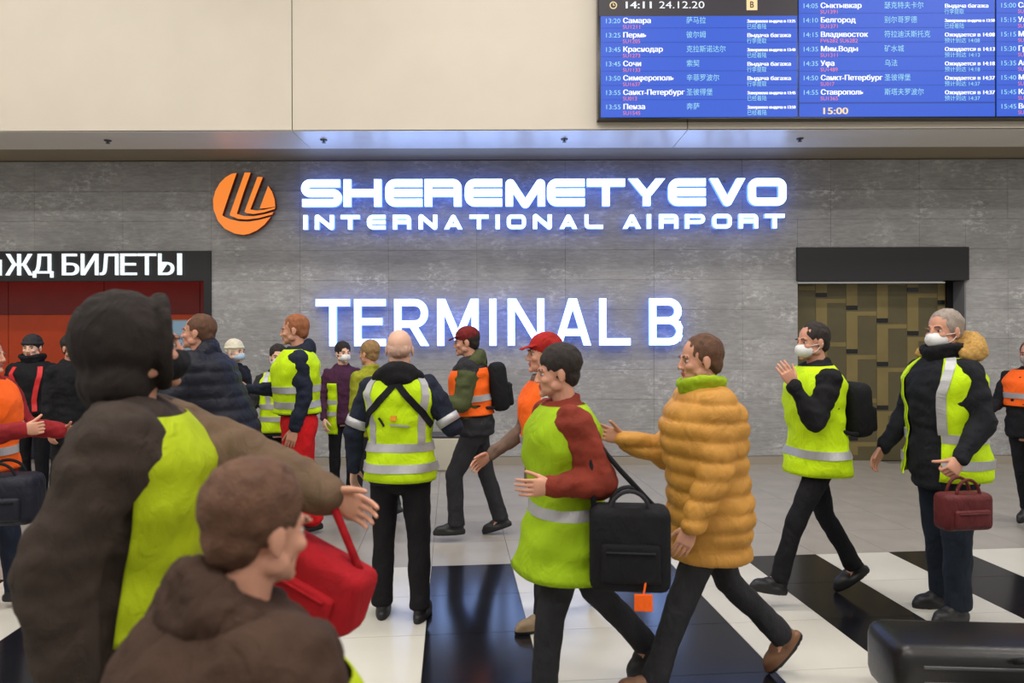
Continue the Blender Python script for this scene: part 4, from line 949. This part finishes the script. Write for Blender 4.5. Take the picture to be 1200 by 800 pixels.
# 13 far person in black cap with red straps
P13 = person('person in dark knitted hat and black jacket with two red chest straps', 38, 7.3, 1.77, 12, (DN, DNR), (leg(2, 2), leg(-2, 2)), 0, head=(0, 6), skin=2, bulk=.02, jacket={'mat': M_blackcloth}, vest={'mat': M_blackcloth, 'hem': .95, 'bands': (), 'strips': [([(-1.0, 1.42), (-1.1, 1.28), (-1.22, 1.10), (-1.22, .98)], .045, 'red_strap', mat('red_webbing', (214, 40, 42), .6)), ([(-2.14, 1.42), (-2.05, 1.28), (-1.92, 1.10), (-1.92, .98)], .045, 'red_strap', MATS.get('red_webbing') or mat('red_webbing', (214, 40, 42), .6))]}, trousers=M_blackcloth, hat=('beanie', fabric('charcoal_knit', (48, 46, 50))), scarf=M_blackcloth, seed=47)
P14 = person('far person in dark flat cap and grey jacket under the white poster', 172, 8.0, 1.67, -30, (DN, DNR), (leg(2, 2), leg(-2, 2)), 0, skin=1, jacket={'mat': M_charcoal}, trousers=M_blackcloth, hat=('cap', M_blackcloth), mask=(fabric('grey_mask', (120, 116, 108)), 0), seed=53)
P14b = person('far person in black coat and black hair before the orange panels', 84, 6.8, 1.74, 60, (DN, DNR), (leg(8, 4), leg(-8, 6)), 2, skin=1, bulk=.03, jacket={'mat': M_blackcloth, 'hem': .7}, trousers=M_blackcloth, hair=(hairD, 'full'), seed=59)
# 15 left edge, orange vest
P15 = person('person cut off by the left edge in orange vest with red sleeves', -18, 4.4, 1.72, 95, (((.3, -.3, -1), (0, -1, -.1)), ((-.3, -.45, -1), (.0, -1, .12))),
    (leg(12, 6), leg(-14, 10)), 2, skin=1, bulk=.02, jacket={'mat': fabric('dark_red_jacket', (142, 34, 40)), 'hem': .84, 'arm': 1.25}, vest={'mat': ORANGE, 'hem': .90, 'bands': (1.03, 1.18), 'flare': .02}, trousers=M_navy, hair=(hairD, 'short'), hands=('grip', 'grip'), seed=61)
# 16 right edge
P16 = person('person cut off by the right edge in black jacket and orange vest, holding phone up', 1207, 6.3, 1.66, -55, (((.3, -.35, -1), (-.1, -.75, 1)), ((-.3, -.3, -1), (0, -1, -.2))),
    (leg(8, 4), leg(-10, 8)), 0, head=(0, 4), skin=1, bulk=.02, jacket={'mat': M_blackcloth, 'hem': .84}, vest={'mat': ORANGE, 'hem': 1.14, 'bands': (1.24,), 'flare': 0}, trousers=M_blackcloth, hair=(hairB, 'short'), mask=(fabric('grey_face_mask', (150, 148, 146)), 0), hands=('grip', 'grip'), seed=67)
# 17 nearest left, reaching to the lower right, lime vest
P17 = person('large near person in dark hood and lime vest, brown sleeve stretched out to the right', 140, 1.85, 1.81, 104, (((-.18, -.92, -.36), (-.38, -.88, -.34)), ((-.30, .42, -1), (-.12, -.12, -1))),
    (leg(10, 6), leg(-12, 8)), 6, head=(20, -4), skin=1, bulk=.035, jacket={'mat': fabric('near_dark_brown_coat', (58, 48, 42)), 'hem': .6, 'arm': 1.38, 'sleeve_arms': (0,), 'sleeve': fabric('near_brown_sleeve', (104, 84, 66))}, vest={'mat': fabric('near_lime_vest', (168, 186, 14), .75, .08), 'hem': .95, 'bands': (), 'flare': .0, 'top': 1.45, 'open': (-2.9, .2)}, trousers=M_brownc, hat=('hoodup', fabric('near_dark_hood', (40, 34, 32))), mask=(M_blackcloth, 0), seed=71)
P18 = person('nearest person, short and brown-haired, in dark brown coat with lime vest front', 208, 1.10, 1.50, 130, (((.2, -.3, -1), (.1, -.6, -1)), ((-.22, -.25, -1), (.05, -.9, -.8))),
    (leg(14, 8), leg(-12, 10)), 14, head=(12, 4), skin=1, bulk=.085, jacket={'mat': M_brownc, 'hem': .6, 'arm': 1.4}, vest={'mat': MATS['near_lime_vest'], 'hem': .90, 'bands': (), 'open': (-3.35, -.8), 'flare': .02, 'top': 1.40}, trousers=M_brownc, hair=(hairB, 'full'), hood=(M_brownc, 1.25), seed=73)
backpack('black backpack on the masked walker in black', P3, M_blackcloth, (.28, .16, .36), 1.02, yo=.05)
# ================================================================== BAGS AND OTHER THINGS
def shoulder_strap(t, pts, m, r=.012):
    inv = t.matrix_world.inverted(); b = Acc(); b.tube([inv @ Vector(p) for p in pts], r, 8); return obj('strap', b, m, t, True)
bpy.context.view_layer.update()
q = P17['w'](P17['hands'][0])
M_ = P17['w'](P17['elbow'][0])*.45+q*.55
t = bag('shoulder_bag', 'crimson bag hanging from the outstretched brown sleeve of the large near person', 'bag', M_+Vector((-.03, -.02, -.33)), (.40, .13, .19), M_redbag, -20, 20, M_redbag, handle=False)
bpy.context.view_layer.update()
shoulder_strap(t, [t.matrix_world @ Vector((-.17, 0, .15)), M_+Vector((-.05, -.03, .02)), M_+Vector((0, 0, .055)), M_+Vector((.04, -.0, .02)), t.matrix_world @ Vector((.17, 0, .17))], M_redbag)
q = at(737, 690, 2.95)
t = bag('shoulder_bag', 'black shoulder bag with orange tag at the hip of the lime-vested walker', 'bag', q, (.34, .15, .36), M_blackcloth, -6, 0, M_charcoal, handle=True)
b = Acc(); b.rbox((.05, -.10, -.02), (.075, .012, .07), .004); b.tube([(.05, -.10, .01), (.06, -.09, .06)], .004, 6); obj('luggage_tag', b, ORANGE, t)
bpy.context.view_layer.update()
sh = P5['w'](P5['S'](0.0, 1.42, .05))
shoulder_strap(t, [t.matrix_world @ Vector((-.15, -.02, .30)), sh*.5+(t.matrix_world @ Vector((-.10, -.03, .3)))*.5, sh, sh*.5+(t.matrix_world @ Vector((.12, .06, .3)))*.5, t.matrix_world @ Vector((.15, .02, .30))], M_blackcloth)
h = P2['w'](P2['hands'][0])
bag('handbag', 'maroon leather handbag carried by the tall man with the fur hood', 'bag', h+Vector((.02, -.07, -.31)), (.30, .13, .21), M_maroon, 8, 0, M_maroon)
bag('holdall', 'dark navy holdall at the left edge below the orange vest', 'bag', at(2, 612, 4.1), (.42, .22, .30), M_navyp, 10, 0)
# long black wheeled case on the floor, near right
t = thing('wheeled_case', 'long black wheeled case lying on the crossing at lower right', 'suitcase', (at(1185, 800, 3.25).x, 3.2, 0), radians(-4))
b = Acc(); b.rbox((0, 0, .21), (1.25, .38, .30), .07); sh_ = obj('shell', b, mat('case_black', (24, 23, 24), .35, 0, .1, 50), t, True)
for zz in (.14, .21, .28):
    b = Acc(); b.rbox((0, -.19, zz), (1.05, .012, .014), .004); obj('rib', b, M_darkgrey, sh_, True)
b = Acc(); b.tube([(-.15, -.2, .32), (-.13, -.25, .35), (.13, -.25, .35), (.15, -.2, .32)], .014, 8); obj('handle', b, M_rub, t, True)
for x in (-.52, .52):
    for y in (-.14, .14):
        b = Acc(); b.lathe((x-.015, y, .04), (x+.015, y, .04), [(0, .025), (0, .04), (.03, .04), (.03, .025)], 16); b.box((x-.02, y-.015, .04), (x+.02, y+.015, .08)); obj('wheel', b, M_rub, t, True)
# pale bin at the wall behind the bald man
t = thing('litter_bin', 'pale beige bin against the wall between bald man and orange-vested walker', 'bin', (wx(520, 9.15), 9.15, 0))
b = Acc(); b.rbox((0, 0, .22), (.46, .36, .44), .03); obj('bin_body', b, mat('beige_enamel', (188, 182, 166), .4), t, True)
b = Acc(); b.rbox((0, 0, .455), (.48, .38, .03), .012); obj('lid', b, M_darkgrey, t, True)
